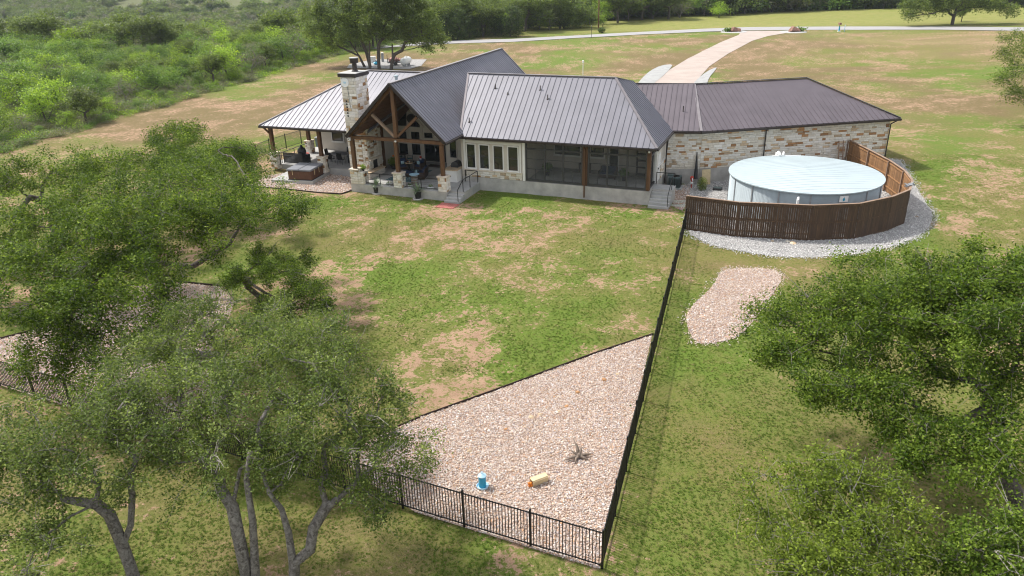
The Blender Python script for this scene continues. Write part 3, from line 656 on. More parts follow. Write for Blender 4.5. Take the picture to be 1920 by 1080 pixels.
def capbar(p, q, wd=.22, ht=.05, mat=None, name='ridge_cap', lift=.06):
    mb = MB(); p = Vector(p); q = Vector(q); p.z += lift; q.z += lift; mb.bar(p, q, wd, ht); return part(name, mb, mat or MT['trim'], house)
E0, RZ = 4.2, 8.35
mA, mB_, mC, mD, mE = (-15.75, 0, E0), (0, 0, E0), (0, 6.25, E0), (-3.85, 8.2, 7.62), (-4.5, 5.05, RZ)
mF = (-17.1, 5.05, RZ)
roof([mA, mB_, mE, mF], (1, 0, 0), MT['roof'])
roof([mB_, mC, mD, mE], (0, 1, 0), MT['roof'], w_=.40)
roof([mE, mD, (-8.5, 12.5, 4.3), (-17.1, 12.5, 4.3), mF], (1, 0, 0), MT['roof'], False)
roof([mC, (-3.0, 12.6, 4.3), (-8.5, 12.5, 4.3), mD], (1, 1, 0), MT['roof'], False)
capbar(mF, mE); capbar(mB_, mE, .2, .04); capbar(mE, mD, .2, .04); capbar(mA, mF, .16, .06)
# gable roof of the great room and porch
gE, gz_, vF, vB = 4.4, 8.62, -3.26, 20.3
gL, gR, gM = -24.25, -15.49, -19.87
gMb, gRb, gLb = -20.35, -16.0, -24.7
aF, aB = (gM, vF, gz_), (gMb, vB, gz_ + .03)
roof([(gR, vF, gE), (gRb, vB, gE), aB, aF], (0, 1, 0), MT['roof'], w_=.40)
roof([aF, aB, (gLb, vB, gE), (gL, vF, gE)], (0, 1, 0), MT['roof'], False)
capbar(aF, aB, .26, .06)
capbar((gR, vF, gE), aF, .12, .22, MT['gutter'], 'rake_board', -.03); capbar((gL, vF, gE), aF, .12, .22, MT['gutter'], 'rake_board', -.03)
capbar((gRb, vB, gE), aB, .12, .16, MT['trim'], 'rake_board', 0)
# left wing roof, hipped
lE = (-34.9, -.72, 4.2); lA = (-27.9, 6.5, 8.1)
roof([lE, (-23.9, -.6, 4.2), (-19.9, 6.4, 8.1), lA], (1, 0, 0), MT['roof'])
roof([lA, (-19.9, 6.4, 8.1), (-19.9, 13.6, 4.2), (-34.9, 13.6, 4.2)], (1, 0, 0), MT['roof'], False)
roof([lE, lA, (-34.9, 13.6, 4.2)], (0, 1, 0), MT['roof'], False)
capbar(lE, lA, .2, .05); capbar(lA, (-19.9, 6.4, 8.1), .22, .05)
# connector and garage roofs
cb = (2.16, 6.71, 4.2); ct_ = tuple(gl(-15.9, 5.6, 6.92)); cl = (-.4, 6.25, 4.2)
roof([(-3.6, 6.0, 4.2), cb, ct_, (-4.6, 11.7, 6.92)], Vector(cb) - Vector((-3.6, 6.0, 4.2)), MT['roofdim'], w_=.42)
g0, g1 = tuple(gl(-17.5, 0, 4.2)), tuple(gl(0, 0, 4.2)); gA = tuple(gl(-5.65, 5.6, 6.95))
roof([cb, g1, gA, ct_], gu, MT['roofdim'])
gB_, gC_ = tuple(gl(0, 11.2, 4.2)), tuple(gl(-13.8, 11.2, 4.2))
roof([g1, gB_, gA], gv, MT['roofdim'], False); roof([gA, gB_, gC_, ct_], gu, MT['roofdim'], False)
roof([ct_, gC_, (-4.6, 17.6, 4.2), (-4.6, 11.7, 6.92)], Vector((1, .2, 0)), MT['roofdim'], False)
capbar(cb, ct_, .22, .04); capbar(ct_, gA, .2, .05, MT['gutter']); capbar(gA, g1, .2, .05, MT['gutter']); capbar((-4.4, 11.7, 6.92), ct_, .2, .05, MT['gutter'])
# gutters and fascia
def gutter(p, q, o=(0, -.06, -.1)):
    mb = MB(); o = Vector(o); mb.bar(Vector(p) + o, Vector(q) + o, .13, .14); part('gutter', mb, MT['gutter'], house)
gutter(mA, mB_); gutter(mB_, mC, (.06, 0, -.1)); gutter((gR, vF, gE), (gR, -.1, gE), (.06, 0, -.1)); gutter(lE, (-25.9, -.62, 4.2)); gutter(cl, cb); gutter(cb, g1, -.06 * gv + Vector((0, 0, -.1))); gutter(g1, gB_, .06 * gu + Vector((0, 0, -.1)))
gutter(lE, (-34.9, 13.6, 4.2), (-.06, 0, -.1))
# flat soffits
sof = MB(); sof.bx(-15.3, -.02, .0, .6, 4.02, 4.06); sof.bx(-34.8, -25.9, -.6, 5.6, 4.02, 4.07); part('soffit', sof, MT['soffit'], house)
# downspouts
def downspout(pts, mat='gutter'):
    mb = MB()
    for a, b_ in zip(pts, pts[1:]): mb.bar(a, b_, .09, .09)
    part('downspout', mb, MT[mat], house)
downspout([(-5.53, .0, 4.05), (-5.53, .38, 3.75), (-5.53, .38, -.05)], 'wood')
p_ = gl(-11.6, .46); q_ = gl(-11.6, -.02); downspout([tuple(q_ + Vector((0, 0, 4.08))), tuple(p_ + Vector((0, 0, 3.8))), tuple(p_ + Vector((0, 0, .3)))])
p_ = gl(-.5, .44); q_ = gl(-.2, -.02); downspout([tuple(q_ + Vector((0, 0, 4.08))), tuple(p_ + Vector((0, 0, 3.7))), tuple(p_ + Vector((0, 0, .6)))])
downspout([(.02, 6.1, 4.08), (-.25, 5.9, 3.8), (-.3, 5.7, 2.6), (-.3, 5.7, 0.1)])
# --- foundations and floors
fd_ = MB(); fd_.bx(-15.9, -.45, .5, 12, -.7, FL - .03); fd_.bx(-16.4, .0, 6.5, 16, -.6, FL - .05)
part('foundation', fd_, MT['conc'], house)
fd_ = MB(); fd_.bx(-24.46, -15.72, -3.02, 5.4, -.7, PF); part('porch_slab', fd_, MT['conc'], house)
fd_ = MB(); fd_.bx(-24.44, -15.74, -3.0, 5.4, PF, PF + .012); part('porch_floor', fd_, MT['concl'], house)
fd_ = MB(); fd_.bx(-35.1, -24.5, .62, 9, -.6, .5); part('side_porch_slab', fd_, MT['concl'], house)
# --- walls
def wall(name, mb, mat): return part(name, mb, mat, house)
mb = MB(); mb.bx(-15.5, -10.45, .62, .85, FL - .03, 4.03); wl_front = wall('wall', mb, MT['stucco'])
mb = MB(); mb.bx(-15.5, -10.45, 4.6, 4.8, FL - .03, 4.05); mb.bx(-10.45, -.5, 5.2, 5.4, FL - .03, 4.05); mb.bx(-10.65, -10.43, .86, 5.2, FL - .03, 4.05); wall('wall', mb, MT['stucco'])
mb = MB(); mb.bx(-.72, -.5, 2.9, 6.5, FL - .03, 4.03); wall('wall', mb, MT['stucco'])
mb = MB(); mb.bx(-16.3, -3.0, 12.0, 12.2, -.3, 4.2); mb.bx(-34.1, -24.7, 12.8, 13.0, -.3, 4.1); mb.bx(-24.6, -16.1, 19.6, 19.8, -.3, 4.3); mb.bx(-24.6, -24.4, 13, 19.6, -.3, 4.3); mb.bx(-16.3, -16.1, 12.2, 19.6, -.3, 4.3); wall('wall', mb, MT['stucco'])
# main roof gable end wall above the great room roof
mb = MB(); mb.add([(-15.9, .2, 4.1), (-15.9, 10, 4.1), (-16.9, 5.05, 8.2), (-15.75, .2, 4.1), (-15.75, 10, 4.1), (-16.75, 5.05, 8.2)], [(0, 2, 1), (3, 4, 5), (0, 1, 4, 3), (1, 2, 5, 4), (2, 0, 3, 5)]); wall('wall', mb, MT['stucco'])
# rear gable infill and porch gable wall (great room window wall) at v = 5.2
VB = 5.25
def gable_z(u): return gE + (gz_ - gE) * (1 - abs(u - gM) / (gR - gM)) - .40
mb = MB(); pts = [(gL + .3, PF), (gR - .3, PF), (gR - .3, gable_z(gR - .3)), (gM, gable_z(gM)), (gL + .3, gable_z(gL + .3))]
mb.add([(a, VB, c) for a, c in pts] + [(a, VB + .2, c) for a, c in pts], [(0, 1, 2, 3, 4), (9, 8, 7, 6, 5)] + [(i, i + 5, (i + 1) % 5 + 5, (i + 1) % 5) for i in range(5)]); wall('gable_wall', mb, MT['stucco'])
mb = MB(); mb.add([(gLb + .3, vB - .6, -.3), (gRb - .3, vB - .6, -.3), (gRb - .3, vB - .6, 4.4), (gMb, vB - .6, gz_ - .25), (gLb + .3, vB - .6, 4.4)], [(0, 1, 2, 3, 4)]); wall('gable_wall', mb, MT['stucco'])
# side walls of the recess and of the left wing
mb = MB(); mb.bx(-16.0, -15.75, .62, 5.25, PF, 4.3); wall('wall', mb, MT['stucco'])
mb = MB(); mb.bx(-24.75, -24.5, 2.0, 5.3, PF, 4.3); mb.bx(-34.0, -24.75, 6.7, 6.9, .5, 4.1); mb.bx(-34.1, -33.9, 6.7, 13, .5, 4.1); wall('wall', mb, MT['stucco'])
# porch ceiling (underside of the gable, stained planks)
cm = MB()
for sgn, ue in ((1, gR), (-1, gL)):
    for k in range(12):
        a0, a1 = k / 12, (k + 1) / 12 - .006
        f_ = lambda t_: (ue + (gM - ue) * t_, gE + (gz_ - gE) * t_ - .13)
        (u0, z0), (u1, z1) = f_(a0), f_(a1); cm.add([(u0, vF + .12, z0), (u1, vF + .12, z1), (u1, VB, z1 - .24), (u0, VB, z0 - .24), (u0, vF + .12, z0 - .03), (u1, vF + .12, z1 - .03), (u1, VB, z1 - .27), (u0, VB, z0 - .27)], [(0, 1, 2, 3), (7, 6, 5, 4), (0, 4, 5, 1), (2, 6, 7, 3), (0, 3, 7, 4), (1, 5, 6, 2)])
o_ = part('porch_ceiling', cm, MT['soffit'], house)
# --- timber truss at the porch front and second frame at the chimney
VT = -2.76
tm = lambda nm, p, q, w_=.3, h_=.3, mat='wood': part(nm, MB().bar(p, q, w_, h_, (0, 1, 0)), MT[mat], house)
tm('tie_beam', (-24.3, VT, 4.27), (-15.6, VT, 4.27), .24, .32); tm('king_post', (gM - .05, VT - .01, 4.44), (gM - .05, VT - .01, 8.25), .3, .3)
tm('truss_rafter', (gL + .1, VT + .02, 4.35), (gM, VT + .02, 8.32), .22, .34); tm('truss_rafter', (gR - .1, VT + .02, 4.35), (gM, VT + .02, 8.32), .22, .34)
tm('truss_brace', (-21.95, VT, 6.15), (-20.1, VT, 4.55), .2, .2, 'woodw'); tm('truss_brace', (-17.95, VT, 6.15), (-19.8, VT, 4.55), .2, .2, 'wood')
for u_ in (-24.05, -20.03, -16.03): part('post', MB().bx(u_ - .14, u_ + .14, VT - .14, VT + .14, 1.68, 4.11), MT['wood'], house)
part('post', MB().bx(-24.45, -24.17, 1.95, 2.23, PF, 4.6), MT['wood'], house)
tm('tie_beam', (-24.3, 2.09, 4.5), (-24.3, VT + .2, 4.5), .2, .3)
part('ridge_beam', MB().bx(gM - .12, gM + .12, VT + .2, VB, 8.05, 8.35), MT['wood'], house)
# left porch posts
for u_, v_ in ((-34.45, .15), (-29.35, .15), (-34.3, 5.2)): part('post', MB().bx(u_ - .14, u_ + .14, v_ - .14, v_ + .14, 1.65, 4.05), MT['wood'], house)
tm('post_brace', (-34.5, .1, 3.3), (-34.8, -.35, 4.0), .12, .12); part('eave_beam', MB().bx(-34.6, -25.9, .05, .27, 3.85, 4.06), MT['wood'], house)
# --- windows and doors in local frames
def win(u0, u1, z0, z1, v, name='window', sash=True, mat='white', fw=.09, glass='glass', dep=.07):
    f_ = MB(); f_.bx(u0, u0 + fw, v - dep, v + .02, z0, z1); f_.bx(u1 - fw, u1, v - dep, v + .02, z0, z1); f_.bx(u0 + fw, u1 - fw, v - dep, v + .02, z0, z0 + fw); f_.bx(u0 + fw, u1 - fw, v - dep, v + .02, z1 - fw, z1)
    f_.bx(u0 - .04, u1 + .04, v - dep - .03, v, z0 - .05, z0 - .002)
    wn = part(name, f_, MT[mat], house)
    sm = MB(); s_ = .04; a0, a1, b0, b1 = u0 + fw, u1 - fw, z0 + fw, z1 - fw
    sm.bx(a0, a0 + s_, v - dep + .02, v, b0, b1); sm.bx(a1 - s_, a1, v - dep + .02, v, b0, b1); sm.bx(a0 + s_, a1 - s_, v - dep + .02, v, b0, b0 + s_); sm.bx(a0 + s_, a1 - s_, v - dep + .02, v, b1 - s_, b1)
    if sash: sm.bx(a0 + s_, a1 - s_, v - dep + .015, v, (b0 + b1) / 2 - .025, (b0 + b1) / 2 + .025)
    part('sash', sm, MT['frame'], wn)
    if sash:
        part('pane', MB().bx(a0 + s_, a1 - s_, v - .02, v - .008, b0 + s_, (b0 + b1) / 2 - .025), MT[glass], wn); part('pane', MB().bx(a0 + s_, a1 - s_, v - .02, v - .008, (b0 + b1) / 2 + .025, b1 - s_), MT[glass], wn)
    else: part('pane', MB().bx(a0 + s_, a1 - s_, v - .02, v - .008, b0 + s_, b1 - s_), MT[glass], wn)
    return wn
for a, b_ in ((-15.55, -14.68), (-14.42, -13.48), (-13.2, -12.26), (-11.95, -10.98)): win(a + .0, b_, 1.5, 3.56, .62)
tr_ = MB(); tr_.bx(-15.7, -10.75, .55, .62, 3.62, 3.8); tr_.bx(-15.74, -15.58, .5, .64, 1.45, 4.0); tr_.bx(-10.62, -10.42, .44, .66, FL, 4.0); tr_.bx(-10.92, -10.78, .55, .63, 1.45, 3.62); part('window_surround', tr_, MT['white'], house)
tr_ = MB(); tr_.bx(-15.75, -10.66, .46, .64, 1.36, 1.46); part('stone_sill', tr_, MT['s_cap'], house)
# great room window wall
def hb_(x, y): p = hv(640 + x / 4.908, 180 + y / 4.908, VB); return p.x, p.z
for (x0, y0), (x1, y1) in (((530, 425), (625, 542)), ((645, 432), (742, 550)), ((525, 315), (612, 405)), ((637, 320), (730, 410))):
    a, z1_ = hb_(x0, y0); b_, z0_ = hb_(x1, y1); win(a, b_, z0_, z1_, VB, sash=False, mat='stucco', fw=.06)
a, z1_ = hb_(758, 328); b_, z0_ = hb_(850, 395); win(a, b_, z0_, z1_, VB, sash=False, mat='stucco', fw=.06)
a, z1_ = hb_(765, 440); b_, z0_ = hb_(965, 610)
d_ = part('patio_door', MB().bx(a, b_, VB - .06, VB, z0_, z0_ + .08).bx(a, b_, VB - .06, VB, z1_ - .08, z1_).bx(a, a + .08, VB - .06, VB, z0_ + .08, z1_ - .08).bx(b_ - .08, b_, VB - .06, VB, z0_ + .08, z1_ - .08).bx((a + b_) / 2 - .05, (a + b_) / 2 + .05, VB - .06, VB, z0_ + .08, z1_ - .08), MT['frame'], house)
part('pane', MB().bx(a + .08, (a + b_) / 2 - .05, VB - .02, VB - .01, z0_ + .08, z1_ - .08), MT['glass'], d_); part('pane', MB().bx((a + b_) / 2 + .05, b_ - .08, VB - .02, VB - .01, z0_ + .08, z1_ - .08), MT['glass'], d_)
part('door_handle', MB().bx((a + b_) / 2 + .07, (a + b_) / 2 + .11, VB - .11, VB - .03, z0_ + .95, z0_ + 1.2), MT['enamel'], d_)
for pts in (((515, 270), (600, 275), (600, 150), (520, 220)), ((632, 280), (722, 288), (722, 245), (632, 150))):       # sloping clerestory panes
    q = [hb_(*p) for p in pts]; cx_ = sum(p[0] for p in q) / 4; cz = sum(p[1] for p in q) / 4
    f_ = MB(); f_.add([(a, VB - .05, c) for a, c in q] + [(a, VB - .002, c) for a, c in q], [(0, 1, 2, 3)] + [(i, i + 4, (i + 1) % 4 + 4, (i + 1) % 4) for i in range(4)])
    wn = part('window', f_, MT['frame'], house); q2 = [(cx_ + (a - cx_) * .88, cz + (c - cz) * .88) for a, c in q]
    part('pane', MB().add([(a, VB - .06, c) for a, c in q2] + [(a, VB - .052, c) for a, c in q2], [(0, 1, 2, 3), (7, 6, 5, 4)] + [(i, i + 4, (i + 1) % 4 + 4, (i + 1) % 4) for i in range(4)]), MT['glass'], wn)
f_ = MB()
for (x0, y0), (x1, y1) in (((505, 225), (602, 118)), ((602, 118), (760, 290)), ((616, 130), (616, 420)), ((740, 285), (752, 440))):
    a = hb_(x0, y0); b_ = hb_(x1, y1); f_.bar((a[0], VB - .05, a[1]), (b_[0], VB - .05, b_[1]), .16, .1, (0, 1, 0))
part('window_surround', f_, MT['stucco'], house)
# window of the recess beside the island, on a wall facing the porch
a = hv(640 + 992 / 4.908, 180 + 430 / 4.908, 3.4); b_ = hv(640 + 1070 / 4.908, 180 + 575 / 4.908, 3.4)
part('wall', MB().bx(a.x - .35, -15.76, 3.42, 3.6, PF, 4.3), MT['stucco'], house); win(a.x, min(b_.x, -15.85), max(b_.z, 1.2), 3.7, 3.42, sash=False, mat='stucco', fw=.06)
# left wing windows and the dark door behind the dining table
win(-32.75, -31.3, 1.3, 3.5, 6.7, fw=.1); win(-30.9, -29.9, .95, 3.6, 6.7, 'door', sash=False, mat='frame'); win(-29.6, -28.6, .95, 3.6, 6.7, sash=False, mat='frame')
# --- screened porch
sp = MB()
Z0, ZT, ZH = FL + .02, 3.42, 4.0
bays = [-10.36, -8.83, -7.3, -5.78]; bays2 = [-5.28, -3.8, -2.28, -.82]
for b0 in (bays, bays2):
    for k, u_ in enumerate(b0): sp.bx(u_ - .06, u_ + .06, .56, .68, Z0 + .14, ZH)
    sp.bx(b0[0] - .06, b0[-1] + .06, .555, .685, Z0, Z0 + .14); sp.bx(b0[0] + .06, b0[-1] - .06, .56, .68, ZT - .06, ZT + .06); sp.bx(b0[0] - .06, b0[-1] + .06, .555, .685, ZH, ZH + .06)
part('screen_frame', sp, MT['frame'], house)
for b0 in (bays, bays2):
    for a, b_ in zip(b0, b0[1:]):
        s_ = part('screen_panel', MB().bx(a + .06, b_ - .06, .61, .618, Z0 + .14, ZT - .06), MT['screen'], house)
        part('screen_bar', MB().bx(a + .06, b_ - .06, .60, .63, Z0 + .95, Z0 + .99).bx(a + .06, b_ - .06, .60, .63, Z0 + 1.75, Z0 + 1.785).bx((a + b_) / 2 - .015, (a + b_) / 2 + .015, .6, .63, Z0 + .14, Z0 + .95), MT['frame'], s_)
        part('screen_panel', MB().bx(a + .06, b_ - .06, .61, .618, ZT + .06, ZH), MT['screen'], house)
part('post', MB().bx(-5.72, -5.34, .5, .72, Z0, 4.02), MT['wood'], house); part('post', MB().bx(-.76, -.5, .5, .8, Z0, 4.02), MT['wood'], house)
part('screen_frame', MB().bx(-.68, -.56, .8, 2.9, Z0, Z0 + .14).bx(-.68, -.56, .8, 2.9, ZT - .06, ZT + .06).bx(-.68, -.56, .8, 2.9, ZH, ZH + .06).bx(-.68, -.56, 1.8, 1.9, Z0 + .14, ZH), MT['frame'], house)
part('screen_panel', MB().bx(-.625, -.615, .8, 1.8, Z0 + .14, ZT - .06).bx(-.625, -.615, 1.9, 2.9, Z0 + .14, ZT - .06).bx(-.625, -.615, .8, 2.9, ZT + .06, ZH), MT['screen'], house)
part('porch_floor', MB().bx(-10.4, -.55, .7, 5.2, FL - .03, FL), MT['concl'], house)
part('soffit', MB().bx(-10.4, -.55, .7, 5.2, 4.07, 4.1), MT['stucco'], house)
win(-9.6, -7.2, 1.9, 3.6, 5.2, sash=False); win(-4.9, -4.0, .95, 3.5, 5.2, 'door', sash=False); win(-6.5, -5.2, 1.9, 3.6, 5.2, sash=False)
part('stone_sill', MB().bx(-.5, -.4, 2.9, 6.4, 2.0, 2.1), MT['white'], house); part('corner_trim', MB().bx(-.76, -.47, 2.8, 2.94, FL, 4.0), MT['white'], house)
# side door beyond the right stair
dd = part('door', MB().bx(-.5, -.46, 3.3, 4.2, FL, 3.0), MT['white'], house); part('door_handle', MB().bx(-.46, -.4, 3.38, 3.44, FL + .95, FL + 1.1), MT['black'], dd)

# --- limestone: chimney, piers, walls. Every stone is recorded, the 300 largest in the photograph become parts
def unit_stone():
    mb = MB(); b_ = .08; f_ = -.5
    vs = [(-.5, .5, -.5), (.5, .5, -.5), (.5, .5, .5), (-.5, .5, .5), (-.5, -.2, -.5), (.5, -.2, -.5), (.5, -.2, .5), (-.5, -.2, .5), (-.5 + b_, f_, -.5 + b_ * 2), (.5 - b_, f_ + .03, -.5 + b_ * 2), (.5 - b_ * .8, f_, .5 - b_ * 2), (-.5 + b_, f_ + .05, .5 - b_ * 2)]
    mb.add(vs, [(0, 4, 5, 1), (1, 5, 6, 2), (2, 6, 7, 3), (3, 7, 4, 0), (4, 8, 9, 5), (5, 9, 10, 6), (6, 10, 11, 7), (7, 11, 8, 4), (8, 11, 10, 9)]); return mb
STM = {k: unit_stone().mesh('stone', MT[k]) for k in ('s_cream', 's_pale', 's_tan', 's_rust')}
stones = []
def stone_face(parent, o, ux, L, z0, z1, inside=None, hmin=.14, hmax=.24, colored=.15, lmin=.28, lmax=.62, thick=.07):
    """lay courses on a vertical face: o = outer left bottom corner, ux = direction along the face, outward = ux rotated -90 deg"""
    ux = Vector(ux).normalized(); z = z0; ang = math.atan2(ux.y, ux.x); r_ = rnd
    while z < z1 - .04:
        h_ = min(r_.uniform(hmin, hmax), z1 - z)
        if z1 - z - h_ < .08: h_ = z1 - z
        x = -r_.uniform(0, .2); 
        while x < L - .02:
            l_ = r_.uniform(lmin, lmax); col_ = r_.random(); a = max(0, x); b_ = min(L, x + l_)
            if L - b_ < .1: b_ = L
            if b_ - a > .05 and (inside is None or inside((a + b_) / 2, z + h_ / 2)):
                k = 's_rust' if col_ < colored * .45 else 's_tan' if col_ < colored else 's_pale' if col_ < .5 else 's_cream'
                nrm = Vector((ux.y, -ux.x, 0)); t_ = thick * r_.uniform(.8, 1.35); c_ = Vector(o) + ux * ((a + b_) / 2) + nrm * (t_ / 2 - .012); c_.z = z + h_ / 2
                stones.append((parent, k, c_, ang, (b_ - a - .012, t_, h_ - .012)))
            x = b_ if b_ == L else x + l_
        z += h_
# garage wall (limestone on a concrete plinth)
def gwall_ok(a, z): return True
GX0 = -16.95; gwl = 16.45
gw = part('stone_wall', MB().prism([tuple(gl(GX0, .6)[:2]), tuple(gl(-.5, .6)[:2]), tuple(gl(-.5, 10.6)[:2]), tuple(gl(GX0 + 3.2, 10.6)[:2])], .55, 4.08), MT['mortar'], house)
stone_face(gw, gl(GX0 - .1, .6), gu, gwl + .1, .95, 4.06, hmin=.13, hmax=.22, lmin=.3, lmax=.75, colored=.22)
part('foundation', MB().prism([tuple(gl(GX0 - .1, .56)[:2]), tuple(gl(-.46, .56)[:2]), tuple(gl(-.46, 10.7)[:2]), tuple(gl(GX0 + 3.2, 10.7)[:2])], -.7, .95), MT['conc'], house)
stone_face(gw, gl(-.5, .6), gv, 9.9, 1.0, 4.06, hmin=.16, hmax=.26, lmin=.4, lmax=.8, colored=.2)
# connector wall
cA, cB = Vector((-.5, 6.72, 0)), gl(GX0 - .1, .6); cdir = (cB - cA)
cw = part('stone_wall', MB().prism([(cA.x, cA.y), (cB.x, cB.y), (cB.x - .6, cB.y + 3.2), (-3.0, 12)], .3, 4.08), MT['mortar'], house)
stone_face(cw, cA, cdir, cdir.length, .95, 4.06, hmin=.13, hmax=.22, lmin=.3, lmax=.7, colored=.2)
part('foundation', MB().prism([(cA.x, cA.y - .04), (cB.x, cB.y - .05), (cB.x - .6, cB.y + 3.2), (-3.0, 12.02)], -.7, .95), MT['conc'], house)
# strip of stone under the front windows and at the right side wall
fw_ = part('stone_wall', MB().bx(-15.6, -10.7, .56, .64, FL - .02, 1.38), MT['mortar'], house); stone_face(fw_, (-15.6, .56, 0), (1, 0, 0), 4.9, FL - .02, 1.36, hmin=.13, hmax=.18, colored=.3)
sw_ = part('stone_wall', MB().bx(-.52, -.46, 4.3, 6.5, FL, 2.0), MT['mortar'], house); stone_face(sw_, (-.46, 4.3, 0), (0, 1, 0), 2.2, FL, 2.0, colored=.3)
# chimney
cu0, cu1, cv0, cv1, CT = -25.87, -24.52, -.72, 1.02, 8.62
ch = part('chimney', MB().bx(cu0, cu1, cv0, cv1, -.5, CT), MT['mortar'], house)
stone_face(ch, (cu0, cv0, 0), (1, 0, 0), cu1 - cu0, .0, CT, hmin=.17, hmax=.3, lmin=.28, lmax=.7, colored=.17)
stone_face(ch, (cu1, cv0, 0), (0, 1, 0), cv1 - cv0, 1.5, CT, hmin=.17, hmax=.3, lmin=.28, lmax=.7, colored=.17)
part('chimney_cap', MB().bx(cu0 - .16, cu1 + .16, cv0 - .16, cv1 + .16, CT, CT + .28), MT['gutter'], ch); part('cap_slab', MB().bx(cu0 - .18, cu1 + .18, cv0 - .18, cv1 + .18, CT + .28, CT + .31), MT['concl'], ch)
fx, fy = (cu0 + cu1) / 2 + .1, .3
part('flue', MB().lathe([(.30, CT + .31), (.2, CT + .45), (.19, CT + .95), (.34, CT + 1.0), (.36, CT + 1.35), (.30, CT + 1.36)], 16, (fx, fy, 0)), MT['gutter'], ch); part('flue_cap', MB().lathe([(.37, CT + 1.36), (.37, CT + 1.42), (0, CT + 1.44)], 16, (fx, fy, 0)), MT['concl'], ch)
# fireplace mass inside the porch, with opening
fp = part('fireplace', MB().bx(-24.74, -24.3, 1.04, 1.9, PF, 4.8).bx(-24.5, -24.02, cv0, -.1, PF, 4.5).bx(-24.5, -24.02, .9, 1.03, PF, 4.5).bx(-24.5, -24.02, -.1, .9, 1.75, 4.5), MT['mortar'], house)
stone_face(fp, (-24.5, cv0 - .0, 0), (1, 0, 0), .48, PF, 4.5, colored=.2); stone_face(fp, (-24.02, cv0, 0), (0, 1, 0), 1.75, 1.75, 4.5, colored=.2); stone_face(fp, (-24.02, cv0, 0), (0, 1, 0), .62, PF, 1.75, colored=.2); stone_face(fp, (-24.3, 1.04, 0), (0, 1, 0), .86, PF, 4.7, colored=.15)
part('firebox', MB().bx(-24.48, -24.2, -.1, .9, PF, 1.75), MT['black'], fp); part('mantel', MB().bx(-24.3, -23.8, cv0 + .02, 1.0, 1.78, 1.92), MT['s_cap'], fp)
part('hearth', MB().bev(-24.02, -23.45, -1.6, 1.0, .93, 1.0), MT['s_tan'], fp); h_ = part('hearth_wall', MB().bx(-24.0, -23.52, -1.55, .95, PF, .93), MT['mortar'], fp)
# stone piers
def pier(u0, u1, v0, v1, z0, z1, cap=True):
    p = part('stone_pier', MB().bx(u0, u1, v0, v1, z0 - .02, z1), MT['mortar'], house)
    stone_face(p, (u0, v0, 0), (1, 0, 0), u1 - u0, z0, z1, hmin=.16, hmax=.24, lmin=.25, lmax=.5, colored=.15); stone_face(p, (u1, v0, 0), (0, 1, 0), v1 - v0, z0, z1, hmin=.16, hmax=.24, lmin=.25, lmax=.5, colored=.15)
    if cap: part('pier_cap', MB().bev(u0 - .08, u1 + .1, v0 - .1, v1 + .06, z1, z1 + .09), MT['s_cap'], p)
for a in (-20.4, -16.4): pier(a, a + .72, -3.0, -2.38, PF, 1.6)
pier(-24.42, -23.72, -3.0, -2.3, PF, 1.6); pier(-23.70, -23.2, -2.96, -2.3, PF, 1.48, False)
pier(-34.75, -34.1, -.1, .5, .2, 1.58); pier(-29.65, -29.0, -.1, .5, .2, 1.58); pier(-34.6, -34.0, 4.9, 5.5, .5, 1.58)
# sort the recorded stones by apparent size
def app(s_):
    c_ = s_[2]; p = hw(c_.x, c_.y, c_.z); k = pix(p)[2]; return (max(s_[4][0], .05) * s_[4][2]) / k ** 2 * (2.2 if s_[1] in ('s_rust', 's_tan') else 1)
stones.sort(key=app, reverse=True)
for par_, k, c_, ang, dm in stones[:300]: link('stone', STM[k], par_, c_, (0, 0, ang), dm)
rest = MB(); order = ['s_cream', 's_pale', 's_tan', 's_rust']; us = unit_stone()
for par_, k, c_, ang, dm in stones[300:]:
    rest.cur = order.index(k); ca, sa = math.cos(ang), math.sin(ang)
    rest.add([(c_.x + x * dm[0] * ca - y * dm[1] * sa, c_.y + x * dm[0] * sa + y * dm[1] * ca, c_.z + z * dm[2]) for x, y, z in us.v], us.f)
props(part('small_stones', rest, [MT[k] for k in order], house), kind='stuff')

# --- stairs, rails, roof vents
def steps(u0, u1, v_top, z_top, z_bot, n, run=.32):
    st = part('stairs', MB().bx(u0, u1, v_top, v_top + 1.3, z_bot - .3, z_top - .05), MT['conc'], house); part('landing', MB().bx(u0 - .02, u1 + .02, v_top, v_top + 1.3, z_top - .05, z_top), MT['concl'], st)
    for i in range(n):
        z = z_top - (i + 1) * (z_top - z_bot) / (n + 1); part('step', MB().bev(u0, u1, v_top - (i + 1) * run, v_top - i * run - .003, z_bot - .3, z, .01), MT['concl'], st)
    return st
steps(-15.7, -14.42, -2.45, PF - .02, -.25, 3, .36)
part('landing', MB().bx(-15.7, -14.42, -1.14, .48, -.4, PF - .03), MT['concl'], house)
steps(-.43, 1.1, 1.3, FL, -.25, 5, .29)
def rail(name, pts, r=.022): part(name, (lambda m_: [m_.bar(a, b_, r * 2, r * 2) for a, b_ in pts] and m_)(MB()), MT['iron'], house)
rail('handrail', [((-14.5, -3.5, -.1), (-14.5, -3.5, .85)), ((-14.5, -3.5, .85), (-14.5, -2.5, 1.4)), ((-14.5, -2.5, 1.4), (-14.5, -1.2, 1.4)), ((-14.5, -1.2, PF), (-14.5, -1.2, 1.4)), ((-14.5, -2.5, PF), (-14.5, -2.5, 1.4))])
rail('handrail', [((-14.5, .3, PF), (-14.5, .3, 1.4)), ((-14.5, .3, 1.4), (-15.6, .3, 1.4)), ((-15.6, .3, PF), (-15.6, .3, 1.4)), ((-14.5, .3, 1.4), (-14.5, -1.2, 1.4))])
